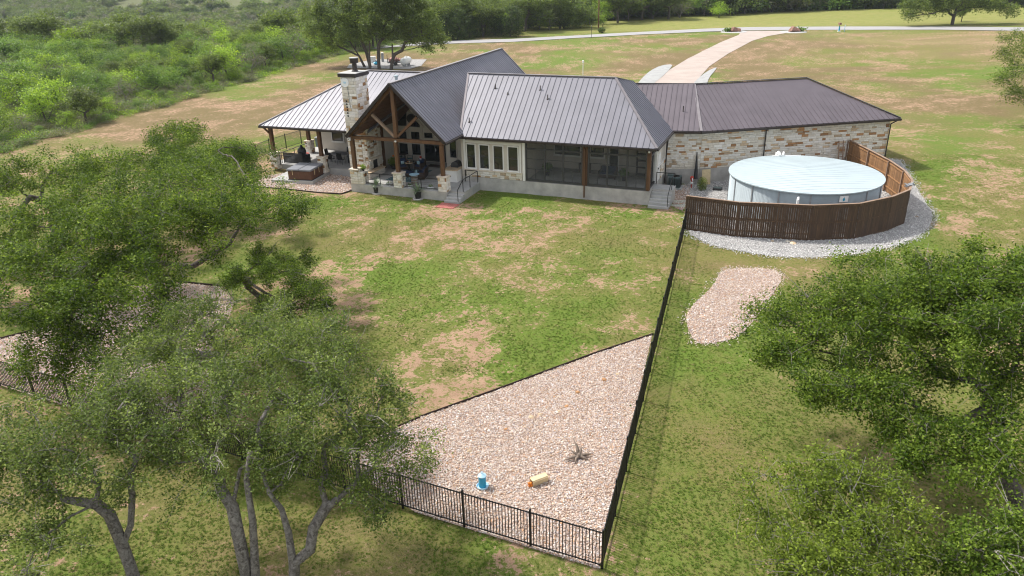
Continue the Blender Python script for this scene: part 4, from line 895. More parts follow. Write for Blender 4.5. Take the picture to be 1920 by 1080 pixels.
rail('handrail', [((1.02, -.1, -.1), (1.02, -.1, .8)), ((1.02, -.1, .8), (1.02, 1.35, 1.8)), ((1.02, 1.35, FL), (1.02, 1.35, 1.8)), ((1.02, 1.35, 1.8), (1.02, 2.5, 1.8)), ((1.02, 2.5, FL), (1.02, 2.5, 1.8)), ((1.02, 2.5, 1.8), (-.4, 2.5, 1.8)), ((-.38, 2.5, FL), (-.38, 2.5, 1.8))])
for a, b_ in ((-23.15, -20.45), (-19.65, -16.45)):
    L_ = [((a, VT, 1.38), (b_, VT, 1.38)), ((a, VT, PF + .12), (b_, VT, PF + .12))]; k = 2
    for i in range(k + 1):
        x = a + (b_ - a) * i / k
        if i < k or a > -20: L_.append(((x, VT, PF), (x, VT, 1.38)))
    rail('porch_rail', L_)
    cbl = MB()
    for q in range(1, 8): cbl.bar((a, VT, PF + .12 + q * .15), (b_, VT, PF + .12 + q * .15), .007, .007)
    part('rail_cable', cbl, MT['iron'], house)
rail('porch_rail', [((-34.0, .3, 1.4), (-32.7, .3, 1.4)), ((-34.0, .3, .5), (-34.0, .3, 1.4)), ((-34.3, .9, 1.45), (-34.3, 4.8, 1.45)), ((-34.3, 2.8, .5), (-34.3, 2.8, 1.45)), ((-34.3, .9, .5), (-34.3, .9, 1.45))])
rail('porch_rail', [((-28.9, .3, 1.4), (-28.85, .3, .5))])
def onroof(px, py, kind='vent_pipe', hh=.35):
    d = ray(px, py); o = Vector((0, 0, CAMH)); best = None
    # main front plane z = 4.2 + .822 v ; solve along the sight line
    s = (RZ - E0) / 5.05; f0 = wh(o); f1 = wh(o + d * 100); g0_ = f0.z - (E0 + s * f0.y); g1_ = f1.z - (E0 + s * f1.y); p = f0 + (f1 - f0) * (g0_ / (g0_ - g1_))
    part(kind, MB().lathe([(.1, p.z - .05), (.09, p.z + .05), (.04, p.z + .08), (.04, p.z + hh), (.055, p.z + hh), (0, p.z + hh + .02)], 10, (p.x, p.y, 0)), MT['gutter'], house)
for q in ((929, 166), (1013, 169), (1027, 186), (880, 229)): onroof(*q)
onroof(952, 177, 'roof_vent', .16)
p = Vector(gl(-19.2, 2.6, 0)); p = Vector((.3, 8.8, 0)); part('vent_pipe', MB().lathe([(.09, 5.2), (.04, 5.3), (.04, 5.75), (0, 5.76)], 10, (p.x, p.y, 0)), MT['gutter'], house)
p = hv(743, 146, 4.4); part('roof_vent', MB().lathe([(.14, p.z - .5), (.13, p.z + .05), (.19, p.z + .06), (.19, p.z + .22), (0, p.z + .26)], 12, (p.x, 4.4, 0)), MT['galv'], house)

# ------------------------------------------------------------------ iron fences
PK = MB().bx(-.011, .011, -.011, .011, .10, 1.44).mesh('picket', MT['iron'])
PO = MB().bx(-.032, .032, -.032, .032, -.2, 1.52).lathe([(.04, 1.52), (.04, 1.54), (0, 1.56)], 8).mesh('post', MT['iron'])
def iron_fence(label, pts, sp=.105, group='runs of black iron fence round the yard', maxp=300):
    a0 = Vector((*pts[0], h1(*pts[0]))); root = thing('iron_fence', label, 'fence', a0, 0, group); n = 0; rl = MB(); extra = MB()
    for a, b_ in zip(pts, pts[1:]):
        L = math.dist(a, b_); k = max(1, round(L / 2.42)); ang = math.atan2(b_[1] - a[1], b_[0] - a[0])
        for i in range(k):
            p = [a[j] + (b_[j] - a[j]) * i / k for j in (0, 1)]; q = [a[j] + (b_[j] - a[j]) * (i + 1) / k for j in (0, 1)]
            zp, zq = h1(*p), h1(*q); link('post', PO, root, Vector((*p, zp)) - a0, (0, 0, ang))
            for zz in (.14, 1.40): rl.bar(Vector((*p, zp + zz)) - a0, Vector((*q, zq + zz)) - a0, .03, .035)
            m_ = int(L / k / sp)
            for j in range(1, m_):
                t_ = j / m_; c = Vector((p[0] + (q[0] - p[0]) * t_, p[1] + (q[1] - p[1]) * t_, zp + (zq - zp) * t_)) - a0
                if n < maxp: link('picket', PK, root, c, (0, 0, ang)); n += 1
                else: extra.bx(c.x - .009, c.x + .009, c.y - .009, c.y + .009, c.z + .1, c.z + 1.44)
    link('post', PO, root, Vector((*pts[-1], h1(*pts[-1]))) - a0, (0, 0, ang)); part('rail', rl, MT['iron'], root)
    if extra.v: props(part('pickets', extra, MT['iron'], root), kind='stuff')
FC = (2.55, 17.38)
iron_fence('black iron picket fence along the near side of the rock beds, half behind oaks', [FC, (-23.5, 29.45), (-33, 33.8)])
iron_fence('long black iron fence seen end on, running from the near corner to the picket fence', [FC, (11.95, 48.0)], maxp=290)
lf = [tuple(gz(a, b_)[:2]) for a, b_ in ((3, 530), (508, 292), (566, 271), (700, 236))]
iron_fence('black iron fence at the far left running back past the hot tub to the porch', [(-33, 33.8), *lf], sp=.12)

# ------------------------------------------------------------------ board fence round the tank
tf = thing('board_fence', 'tall dark brown board fence curving round the round steel water tank', 'fence', (*FENCE[0], h1(*FENCE[0])))
t0 = Vector(tf.location); BD = MB().bx(-.068, .068, -.011, .011, 0, 2.3).mesh('board', MT['board']); BI = MB().bx(-.068, .068, -.011, .011, 0, 2.3).mesh('board', MT['sunlit_board'])
rails = MB(); nb = 0; bp = MB(); extra = MB(); RP = MB(); bs_ = MB()
for si, (a, b_) in enumerate(zip(FENCE, FENCE[1:])):
    L = math.dist(a, b_); ang = math.atan2(b_[1] - a[1], b_[0] - a[0]); d = Vector((math.cos(ang), math.sin(ang), 0)); nrm = Vector((d.y, -d.x, 0)); k = int(L / .1405)
    za, zb = h1(*a), h1(*b_)
    for i in range(k):
        t_ = (i + .5) / k; c = Vector((a[0] + (b_[0] - a[0]) * t_, a[1] + (b_[1] - a[1]) * t_, za + (zb - za) * t_ + .06)) - t0 + nrm * rnd.uniform(.045, .05)
        if nb < 300: link('board', BD if si < 6 else BI, tf, c, (0, 0, ang + rnd.uniform(-.015, .015)), (rnd.uniform(.965, 1.02) if rnd.random() < .72 else rnd.uniform(.86, .93), 1, 1)); nb += 1
    for zz, w_ in ((.0, .14), (1.12, .09), (2.22, .14)):
        rails.bar(Vector((*a, za + .1 + zz)) - t0 + nrm * .07, Vector((*b_, zb + .1 + zz)) - t0 + nrm * .07, .03, w_)
    for zz in (.35, 1.2, 2.1): RP.bar(Vector((*a, za + .1 + zz)) - t0 + nrm * .015, Vector((*b_, zb + .1 + zz)) - t0 + nrm * .015, .045, .09)
    bs_.bar(Vector((*a, za + 2.42)) - t0 + nrm * .03, Vector((*b_, zb + 2.42)) - t0 + nrm * .03, .15, .035)
    kk = max(1, round(L / 2.4))
    for i in range(kk + (si == len(FENCE) - 2)):
        t_ = i / kk; part('post', MB().bx(-.045, .045, -.045, .045, 0, 2.35), MT['woodw'], tf, loc=Vector((a[0] + (b_[0] - a[0]) * t_, a[1] + (b_[1] - a[1]) * t_, za + (zb - za) * t_)) - t0 - nrm * .06, rot=(0, 0, ang))
part('rail', rails, MT['board'], tf); part('backing_rail', RP, MT['sunlit_board'], tf); part('top_cap', bs_, MT['woodw'], tf)

# ------------------------------------------------------------------ water tank
TX, TY, TR = 21.5, 52.5, 5.2; tz = h1(TX, TY) + .02
tk = thing('water_tank', 'large round corrugated steel rainwater tank with a pale low roof', 'water tank', (TX, TY, tz))
prof = []; ZT_ = 2.28 - tz
for i in range(0, int(ZT_ / .0325)): prof.append((TR + (.018 if i % 2 else -.018), i * .0325))
part('tank_wall', MB().lathe(prof, 96), MT['tankside'], tk)
sm = MB()
for k in range(16):
    a = 2 * math.pi * (k + .3) / 16; sm.box((math.cos(a) * (TR + .03), math.sin(a) * (TR + .03), ZT_ / 2), (.04, .09, ZT_ - .04), a)
part('wall_seam', sm, MT['grey'], tk)
for k in range(24):                                                    # low conical roof: pans running one way, as sheets
    pass
NS = 22; wdt = 2 * (TR + .12) / NS; RR = TR + .12
for k in range(NS):
    y0, y1 = -RR + k * wdt, -RR + (k + 1) * wdt - .008; mb = MB(); xs_ = []; mcount = 14; top = []; rows = []
    for yy in (y0, y0 + .03, (y0 + y1) / 2, y1):
        hw_ = math.sqrt(max(RR * RR - yy * yy, 0.0)); row = []
        for i in range(mcount + 1):
            x = -hw_ + 2 * hw_ * i / mcount; r_ = math.hypot(x, yy); zz = ZT_ + .02 + .40 * (1 - min(r_ / RR, 1)) + (.006 if yy == y0 else 0); row.append((x, yy, zz))
        rows.append(row)
    base = 0; vs = [p for row in rows for p in row]; fs = []
    for q in range(3):
        for i in range(mcount): fs.append((q * (mcount + 1) + i, q * (mcount + 1) + i + 1, (q + 1) * (mcount + 1) + i + 1, (q + 1) * (mcount + 1) + i))
    mb.add(vs, fs); part('roof_sheet', mb, MT['galv'], tk)
part('eave_ring', MB().lathe([(RR - .02, ZT_ - .05), (RR + .015, ZT_ - .05), (RR + .015, ZT_ + .02), (RR - .02, ZT_ + .02)], 96), MT['galv'], tk)
a = math.atan2(-1, .12)
sg = part('tank_sign', MB().box((0, 0, 0), (.62, .02, .42)), MT['enamel'], tk); az = math.atan2(gz(1580, 372, 1.9).y - TY, gz(1580, 372, 1.9).x - TX); sg.location = (math.cos(az) * (TR + .06), math.sin(az) * (TR + .06), ZT_ - .38); sg.rotation_euler = (0, 0, az + math.pi / 2)
drop = MB(); pr = [(0, .13)] + [(.085 * math.sin(t_) * (1 if True else 1), -.05 - .085 * math.cos(t_ + math.pi) * -1) for t_ in [R(60 + 24 * i) for i in range(11)]]
pts2 = [(0, .15), (.04, .07), (.08, -.01), (.085, -.06), (.06, -.115), (0, -.14), (-.06, -.115), (-.085, -.06), (-.08, -.01), (-.04, .07)]
drop.add([(x, -.014, z) for x, z in pts2] + [(x, -.011, z) for x, z in pts2], [tuple(range(10))] + [(i, i + 10, (i + 1) % 10 + 10, (i + 1) % 10) for i in range(10)]); part('drop_emblem', drop, MT['blue'], sg)
az = math.atan2(gz(1497, 372, 1.9).y - TY, gz(1497, 372, 1.9).x - TX); o_ = part('inlet_pipe', MB().tube([(0, 0, 0), (.22, 0, 0), (.32, 0, -.1), (.32, 0, -.4)], .09, 10), MT['enamel'], tk); o_.location = (math.cos(az) * (TR - .03), math.sin(az) * (TR - .03), ZT_ - .33); o_.rotation_euler = (0, 0, az)
pf = MB(); q = gz(1470, 291, 2.4); pf.tube([(-.9, 0, .05), (-.2, 0, .08), (.5, -.05, .06), (1.3, 0, .03)], .05, 8); pf.tube([(-.35, -.1, .12), (-.35, .35, .3)], .09, 8); pf.tube([(-.1, -.1, .12), (.1, .4, .22)], .08, 8); pf.bx(-.55, -.2, .1, .4, .02, .25)
hp = part('hatch_pipes', pf, MT['enamel'], tk); hp.location = (q.x - TX, q.y - TY, ZT_ + .02)

def on(px, py, z=None):
    p = gz(px, py, -.25 if z is None else z); 
    return Vector((p.x, p.y, h1(p.x, p.y) if z is None else z))
# ladder leaning in the corner inside the board fence
p = Vector((27.6, 60.2, h1(27.6, 60.2))); ld = thing('ladder', 'weathered wooden ladder leaning inside the board fence by the stone wall', 'ladder', p, R(10)); lm = MB()
for s_ in (-.2, .2): lm.bar((s_, 0, 0), (s_, .5, 2.6), .05, .07)
part('ladder_rail', lm, MT['woodw'], ld)
for i in range(7): part('rung', MB().bar((-.2, .06 + i * .065, .3 + i * .34), (.2, .06 + i * .065, .3 + i * .34), .03, .05), MT['woodw'], ld)
# floodlight cluster on the fence cap
q = Vector((27.3, 49.0, h1(27.3, 49) + 2.42)); fl = thing('floodlight', 'cluster of small grey floodlights clamped on the board fence cap', 'floodlight', q, R(30))
part('bracket', MB().bx(-.45, .45, -.02, .02, 0, .05).bx(-.02, .02, -.3, .3, .05, .1), MT['grey'], fl)
for s_, rz in ((-.35, .3), (.0, -.4), (.35, .8)): part('lamp_head', MB().box((s_, -.12, .08), (.26, .2, .13), rz, .5), MT['grey'], fl)
# items by the garage wall
def item(name, label, cat, loc, rz, parts, group=None):
    o = thing(name, label, cat, loc, rz, group)
    for nm, mb, mt in parts: part(nm, mb, MT[mt] if isinstance(mt, str) else mt, o)
    return o
p = on(1265, 352)
ac = thing('air_conditioner', 'grey green air conditioner on a concrete pad beside the right stair', 'air conditioner', p, HA)
part('pad', MB().bx(-.62, .62, -.62, .62, -.05, .1), MT['concl'], ac); part('case', MB().bev(-.45, .45, -.45, .45, .1, .98, .04), MT['acgreen'], ac)
lv = MB()
for i in range(14):
    z = .2 + i * .05; lv.bx(-.46, .46, -.465, -.45, z, z + .018); lv.bx(.45, .465, -.46, .46, z, z + .018)
part('louvre', lv, MT['black'], ac); part('fan_grille', MB().lathe([(.36, .985), (.36, 1.0), (.30, 1.0), (.30, .985)], 20).lathe([(.22, .985), (.22, 1.0), (.17, 1.0), (.17, .985)], 20).bx(-.36, .36, -.01, .01, .985, 1.0).bx(-.01, .01, -.36, .36, 1.0, 1.01), MT['black'], ac)
p = hw(.15, 5.6, 0); p.z = h1(p.x, p.y); item('electric_box', 'slim grey green cabinet standing between stair and downspout', 'cabinet', p, HA, [('case', MB().bev(-.22, .22, -.15, .15, 0, 1.15, .02), 'acgreen'), ('hatch', MB().bx(-.18, .18, -.165, -.15, .3, 1.0), 'grey')])
p = on(1303, 347); um = thing('closed_umbrella', 'closed black patio umbrella leaning on the plinth behind the green bush', 'umbrella', p, 0)
part('canopy', MB().tube([(0, .0, .5), (.05, .2, 1.2), (.1, .5, 2.6)], [.17, .13, .03], 8), MT['black'], um); part('pole', MB().tube([(0, 0, 0), (0, 0, .5)], .025, 6), MT['grey'], um)
p = on(1324, 347); item('leaning_board', 'tan board leaning upright against the garage plinth', 'board', p, R(8), [('sheet', MB().box((0, .12, .62), (.72, .03, 1.25), 0, -.16), 'plank')])
p = on(1345, 357); item('valve_box', 'small black open box lying on the gravel beside the tank', 'box', p, R(-20), [('tray', MB().bev(-.35, .35, -.25, .25, 0, .2, .03), 'black'), ('lid', MB().bx(-.3, .3, -.2, .2, .2, .24), 'acgreen')])
p = Vector(hw(*gl(-12.7, .42)[:2], 0)); p.z = 1.0; mt_ = item('meter_box', 'small beige meter box fixed on the limestone wall', 'meter', p, HA + GA, [('case', MB().bx(-.2, .2, -.16, .0, .1, .6), 'white'), ('dial', MB().lathe([(.0, 0), (.09, 0), (.09, .03), (0, .03)], 12, (0, -.18, .4), 'y'), 'grey'), ('conduit', MB().tube([(0, -.06, .1), (-.02, -.06, -.9), (-.25, -.06, -1.2)], .03, 6), 'grey')])
p = on(1296, 353); item('hydrant', 'red yard hydrant with a white hose collar beside the green bush', 'hydrant', p, 0, [('stem', MB().tube([(0, 0, 0), (0, 0, .75)], .05, 8), 'red'), ('head', MB().lathe([(.06, .7), (.14, .75), (.15, .92), (.08, 1.0), (0, 1.02)], 12), 'red'), ('nozzle', MB().tube([(0, 0, .85), (0, -.2, .85), (0, -.25, .7)], .04, 8), 'enamel'), ('collar', MB().lathe([(.1, .36), (.13, .4), (.13, .5), (.1, .55)], 12), 'ceramic')])
p = on(1279, 340); item('pipe_stub', 'short black upright pipe in front of the plinth right of the air conditioner', 'pipe', p, 0, [('pipe', MB().tube([(0, 0, 0), (0, 0, .9)], .05, 8), 'black'), ('cap', MB().lathe([(.065, .88), (.065, .95), (0, .96)], 8), 'black')])
def coil(name, label, c, r, loops, mt='hose', wob=.3, seed=3, th=.022):
    g = random.Random(seed); pts = []
    for i in range(loops * 14):
        a = i / 14 * 2 * math.pi; rr = r * (1 + wob * math.sin(a * .37 + 1) + g.uniform(-.05, .05)); pts.append((c.x + rr * math.cos(a) * 1.25 + wob * .5 * math.sin(a * .21), c.y + rr * math.sin(a), c.z + .03 + .02 * (i % 3)))
    pts = [Vector(p_) - c for p_ in pts]; o = thing(name, label, 'hose', c); part('hose_loops', MB().tube(pts, th, 6), MT[mt], o, True); part('hose_end', MB().lathe([(.035, 0), (.035, .1), (0, .1)], 8, pts[-1], 'x'), MT['grey'], o)
coil('garden_hose', 'tangled pale hose on the pebbles between the right stair and board fence', on(1276, 383), .55, 5, wob=.45)
coil('garden_hose', 'coiled pale green hose on the pebbles beside the hot tub', on(610, 328), .45, 4, wob=.15, seed=5)

# ------------------------------------------------------------------ things on the corner bed
def onb(px, py): return on(px, py)
p = onb(905, 914); fd = thing('poultry_feeder', 'blue cylindrical feeder with a pale conical lid standing on the river rock', 'feeder', p)
part('drum', MB().lathe([(.10, .06), (.135, .06), (.135, .52), (.10, .52)], 24), MT['blue'], fd); part('tray', MB().lathe([(.10, .02), (.20, .02), (.22, .10), (.20, .10), (.18, .05), (.10, .05)], 24), MT['bluel'], fd)
part('lid', MB().lathe([(.155, .515), (.155, .535), (.03, .62), (.02, .66), (0, .66)], 24), MT['bluel'], fd); part('handle', MB().tube([(-.05, 0, .64), (-.03, 0, .70), (.03, 0, .70), (.05, 0, .64)], .008, 6), MT['bluel'], fd)
p = onb(1008, 908); nb_ = thing('nest_box', 'pale plank trough lying tilted on the river rock with orange filling', 'trough', p, R(28))
part('side', MB().box((.06, -.11, .15), (.62, .02, .24), 0, .2), MT['plank'], nb_); part('side', MB().box((.06, .11, .15), (.62, .02, .24), 0, -.2), MT['plank'], nb_); part('lid', MB().box((.06, 0, .285), (.64, .22, .02)), MT['plank'], nb_); part('end_board', MB().box((.36, 0, .15), (.02, .2, .24)), MT['plank'], nb_)
fm = MB()
for i in range(10): fm.ico((-.27 - rnd.random() * .1, rnd.uniform(-.07, .07), .06 + rnd.random() * .13), .055, .2)
part('filling', fm, MT['orange'], nb_)
p = onb(1085, 860); dw = thing('driftwood_stump', 'gnarled grey driftwood root lying on the river rock near the iron fence', 'driftwood', p); dm = MB()
for a, l_, u_ in ((3.5, .6, .1), (.2, .55, .12), (-.5, .45, .05), (1.9, .5, .55), (4.3, .45, .05), (1.2, .3, .35), (2.7, .35, .3)):
    e = Vector((math.cos(a) * l_, math.sin(a) * l_, u_)); mid = e * .5 + Vector((rnd.uniform(-.07, .07), rnd.uniform(-.07, .07), .09)); dm.tube([(0, 0, .13), mid, e], [.085, .05, .012], 7)
dm.ico((0, 0, .13), .12, .25); part('roots', dm, MT['drift'], dw, True)
p = onb(1182, 762); item('tennis_ball', 'small yellow green ball resting at the foot of the iron fence', 'ball', p, 0, [('ball', MB().ico((0, 0, .05), .05), 'leafy')])
for i, (px, py, s_, lb) in enumerate(((1012, 762 + 16, .10, 'orange brown rock, leftmost of the loose rocks amid the corner bed'), (1133, 713, .13, 'flat orange rock, lower of the rocks near the bed tip'), (1157, 703, .10, 'pinkish round rock near the bed tip beside the iron fence'), (1083, 736, .12, 'orange rock alone left of the bed tip rocks'), (1048, 772, .10, 'tan rock near the middle of the corner bed'), (1062, 762, .09, 'small rust rock behind the middle of the corner bed'), (996, 784, .12, 'round orange rock nearest the lawn edging'), (949, 806, .10, 'rust rock low in the left half of the corner bed'), (880, 847, .12, 'pale flat rock at the left of the corner bed'), (1138, 697, .08, 'smallest rust rock near the bed tip'))):
    p = onb(px, py); o = thing('rock', lb, 'rock', p, rnd.random() * 6, 'larger loose rocks on the corner bed'); part('stone', MB().ico((0, 0, s_ * .4), s_, .25, .6, random.Random(i)), MT['s_rust' if i % 2 else 's_tan'], o)
p = on(1470, 455); st_ = thing('flagstones', 'little scatter of broken tan flagstones on the gravel before the board fence', 'flagstones', p)
for i in range(7): part('stone', MB().ico((rnd.uniform(-.8, .6), rnd.uniform(-.35, .35), .05), rnd.uniform(.1, .22), .25, .35, random.Random(i + 9)), MT['s_tan' if i % 2 else 's_cream'], st_)

# ------------------------------------------------------------------ porch furniture (house frame placed)
def hp_(u, v, z): return hw(u, v, z)
def armchair(label, u, v, rz, wd=.8, name='armchair', cat='armchair', nseat=1, group=None):
    o = thing(name, label, cat, hp_(u, v, PF + .012), HA + rz, group); W = wd / 2
    part('base', MB().bev(-W, W, -.36, .38, .1, .34), MT['wicker'], o); part('armrest', MB().bev(-W, -W + .12, -.38, .34, .34, .62), MT['wicker'], o); part('armrest', MB().bev(W - .12, W, -.38, .34, .34, .62), MT['wicker'], o)
    part('backrest', MB().box((0, .36, .55), (wd, .1, .62), 0, -.18), MT['wicker'], o)
    sw = (wd - .24) / nseat
    for i in range(nseat):
        x0 = -W + .12 + i * sw; part('seat_cushion', MB().bev(x0 + .01, x0 + sw - .01, -.36, .26, .34, .48, .04), MT['navy'], o); part('back_cushion', MB().box((x0 + sw / 2, .26, .68), (sw - .03, .14, .5), 0, -.18), MT['navy'], o)
    for a, b_ in ((-1, -1), (1, -1), (-1, 1), (1, 1)): part('leg', MB().bx(a * (W - .06) - .025, a * (W - .06) + .025, b_ * .32 - .025, b_ * .32 + .025, 0, .1), MT['wicker'], o)
    return o
def pillow(label, u, v, z, rz): item('pillow', label, 'pillow', hp_(u, v, z), HA + rz, [('cushion', MB().lathe([(0, -.07), (.16, -.05), (.2, 0), (.16, .05), (0, .07)], 4, (0, 0, .17), 'y', R(45)), 'pillow')])
armchair('navy cushioned wicker armchair left of the little round side table', -22.45, 2.15, R(35)); pillow('pale blue pillow on the left navy armchair', -22.4, 2.05, PF + .48, R(35))
armchair('navy cushioned wicker armchair right of the round table, holding a red towel', -21.0, 2.55, R(-12)); pillow('pale blue pillow on the right navy armchair', -21.05, 2.4, PF + .48, R(-10))
item('towel', 'small red and white bundle on the back of the right armchair', 'towel', hp_(-21.0, 2.8, PF + .93), HA, [('red_cloth', MB().box((0, 0, .1), (.16, .1, .2)), 'red'), ('white_cloth', MB().box((0, -.02, -.02), (.2, .12, .08)), 'ceramic')])
armchair('wicker loveseat with navy cushions seen from its back right side', -19.55, .2, R(-75), 1.55, 'loveseat', 'sofa', 2)
pillow('pale blue pillow at the near end of the loveseat', -19.75, -.35, PF + .48, R(-60)); pillow('cream pillow at the far end of the loveseat', -19.4, .75, PF + .5, R(-75))
o = item('side_table', 'small round tan side table between the two navy armchairs', 'table', hp_(-21.75, 2.0, PF + .012), HA, [('table_top', MB().lathe([(.36, .66), (.36, .70), (0, .70)], 20), 's_tan'), ('pedestal', MB().lathe([(.2, 0), (.2, .05), (.09, .12), (.09, .6), (.2, .66)], 12), 'black')])
item('tray', 'little tray with cups on the round side table', 'tray', hp_(-21.75, 2.0, PF + .715), HA, [('dish', MB().lathe([(.16, 0), (.2, .03), (.18, .03), (0, .02)], 14), 'wicker'), ('cup', MB().lathe([(.04, .02), (.045, .12), (0, .12)], 8, (.05, .02, 0)), 'ceramic'), ('cup', MB().lathe([(.04, .02), (.045, .1), (0, .1)], 8, (-.06, -.03, 0)), 'orange')])
item('ottoman', 'navy topped wicker ottoman in front of the loveseat', 'ottoman', hp_(-21.0, .35, PF + .012), HA, [('base', MB().bev(-.5, .5, -.3, .3, .05, .32), 'wicker'), ('cushion', MB().bev(-.48, .48, -.28, .28, .32, .43, .04), 'navy')])
m, t, b = nodes('patterned_rug'); f = noise(t, 4, 2, dist=2); t.links.new(ramp(t, f, [(.42, (.03, .10, .12)), (.46, (.35, .42, .38)), (.52, (.04, .15, .17)), (.6, (.02, .04, .07))]), b.inputs['Base Color']); b.inputs['Roughness'].default_value = .95; MT['rug'] = m
MT['agave'] = basic('pale_agave_leaf', (.22, .29, .17), .6, 0, .25, 6, 0)
item('rug', 'teal patterned outdoor rug under the seating group', 'rug', hp_(-20.9, .6, PF + .013), HA, [('pile', MB().bx(-1.3, 1.1, -1.9, 2.0, 0, .008), 'rug')])
item('door_mat', 'brown door mat before the dark patio door', 'mat', hp_(-20.3, 4.0, PF + .013), HA, [('pile', MB().bx(-.65, .65, -.4, .4, 0, .02), 'wicker')])
# barrel table
bt = thing('barrel_table', 'old wooden barrel with pale round glass top behind the porch rail', 'barrel', hp_(-19.1, -1.9, PF + .012), HA); br = []
for i in range(14):
    a0, a1 = 2 * math.pi * i / 14, 2 * math.pi * (i + .96) / 14; mb = MB(); vs = []
    for zz, rr in ((0, .24), (.25, .285), (.45, .295), (.65, .285), (.86, .24)):
        for a in (a0, a1): vs.append((rr * math.cos(a), rr * math.sin(a), zz))
    mb.add(vs, [(j * 2, j * 2 + 1, j * 2 + 3, j * 2 + 2) for j in range(4)]); part('stave', mb, MT['drift'], bt)
part('hoop', MB().lathe([(.262, .10), (.272, .16)], 20).lathe([(.295, .32), (.30, .37)], 20).lathe([(.298, .52), (.294, .57)], 20).lathe([(.27, .72), (.26, .78)], 20), MT['grey'], bt); part('barrel_head', MB().lathe([(.235, .85), (0, .85)], 20), MT['drift'], bt); part('glass_top', MB().lathe([(.42, .88), (.42, .90), (0, .90)], 24), MT['bluel'], bt)
def bistro_chair(label, u, v, rz, mat='teal', zf=PF + .012, group=None):
    o = thing('patio_chair', label, 'chair', hp_(u, v, zf), HA + rz, group)
    part('seat', MB().bev(-.24, .24, -.24, .24, .40, .43, .01), MT[mat], o); part('backrest', MB().box((0, .27, .74), (.46, .02, .6), 0, -.15), MT[mat], o)
    fr = MB(); fr.tube([(-.25, -.24, .0), (-.25, -.22, .62), (-.25, .22, .62)], .014, 6); fr.tube([(.25, -.24, .0), (.25, -.22, .62), (.25, .22, .62)], .014, 6); fr.tube([(-.25, .3, 0), (-.24, .22, .42), (-.24, .33, 1.06), (.24, .33, 1.06), (.24, .22, .42), (.25, .3, 0)], .014, 6); part('frame', fr, MT['iron'], o); return o
bistro_chair('teal mesh patio chair left of the small round bistro table', -26.0 + 1.75, 4.75, R(80)); bistro_chair('teal mesh patio chair right of the small round bistro table', -22.95, 4.35, R(-60))
item('bistro_table', 'small round dark bistro table between two teal chairs', 'table', hp_(-23.75, 4.55, PF + .012), HA, [('table_top', MB().lathe([(.38, .70), (.38, .73), (0, .73)], 20), 'wicker'), ('leg', MB().bar((-.3, 0, 0), (-.2, 0, .7), .03), 'iron'), ('leg', MB().bar((.3, 0, 0), (.2, 0, .7), .03), 'iron'), ('leg', MB().bar((0, -.3, 0), (0, -.2, .7), .03), 'iron'), ('leg', MB().bar((0, .3, 0), (0, .2, .7), .03), 'iron')])
def leafball(name, label, cat, loc, r, n, lsz, mat, pot=None, potm='black', rz=0, sq=.9, z0=.3):
    o = thing(name, label, cat, loc, rz)
    q = rng.normal(size=(n, 3)); q /= np.linalg.norm(q, axis=1)[:, None]; q *= (rng.random((n, 1)) ** .4) * r; q[:, 2] = q[:, 2] * sq + z0 + r * .6
    link('foliage', quads_mesh('foliage', q, lsz, .5 + rng.normal(size=n) * .25, MT[mat]), o)
    if pot: part('pot', MB().lathe([(pot * .7, 0), (pot, .9 * z0), (pot * 1.08, .95 * z0), (pot * 1.08, z0), (0, z0)], 16), MT[potm], o)
    else: part('stem', MB().tube([(0, 0, 0), (.02, 0, z0 + r * .5)], .025, 6), MT['twig'], o)
    return o
o = leafball('potted_shrub', 'bright green round shrub in a dark pot beside the fireplace', 'potted plant', hp_(-23.35, 2.1, PF + .012), .5, 1500, .07, 'leafb', .28, z0=.35); part('flower', MB().ico((.05, -.1, 1.2), .09, .2), MT['orange'], o)
leafball('potted_fern', 'small green fern in a pot on the low stone wall by the rail', 'potted plant', hp_(-23.4, -2.6, 1.5), .26, 500, .07, 'leafb', .12, z0=.16)
def planter(label, u, v, long_=.4):
    o = thing('planter', label, 'planter', hp_(u, v, PF + .012), HA); part('trough', MB().bev(-long_ / 2, long_ / 2, -.12, .12, 0, .15), MT['ceramic'], o); q = rng.normal(size=(90, 3)) * np.array([long_ * .3, .08, .06]) + np.array([0, 0, .22]); link('foliage', quads_mesh('foliage', q, .08, rng.random(90), MT['leafm']), o)
planter('small white planter on the floor left of the middle pier', -21.15, -2.55); planter('small white planter on the floor just right of the middle pier', -19.15, -2.6, .34); planter('small white planter with grey succulents left of the right hand pier', -17.35, -2.5, .5)
# yuccas in black pots on round pavers at the foot of the porch
def yucca(label, px, py, seed, group='spiky plants in black pots before the porch'):
    p = on(px, py); o = thing('potted_yucca', label, 'potted plant', p, 0, group); g = random.Random(seed)
    part('pot', MB().lathe([(.21, .06), (.27, .50), (.29, .50), (.29, .56), (.25, .56), (.24, .50), (0, .50)], 20), MT['black'], o)
    lm_ = MB()
    for i in range(80):
        a = g.uniform(0, 6.28); el = g.uniform(.15, 1.4); l_ = g.uniform(.6, 1.0); d = Vector((math.cos(a) * math.cos(el), math.sin(a) * math.cos(el), math.sin(el))); s_ = Vector((-math.sin(a), math.cos(a), 0)) * .024; b0 = Vector((0, 0, .58)); m_ = b0 + d * l_ * .55; e = b0 + d * l_ + Vector((0, 0, -.25 * math.cos(el) * l_))
        lm_.add([b0 - s_, b0 + s_, m_ + s_, m_ - s_, e], [(0, 1, 2, 3), (3, 2, 4)])
    part('leaves', lm_, MT['agave'], o)
    pv = item('round_paver', 'round grey paver under the ' + ('left' if seed == 1 else 'right') + ' yucca pot', 'paver', p, 0, [('slab', MB().lathe([(.42, -.02), (.44, .05), (.42, .06), (0, .06)], 20), 'conc')])
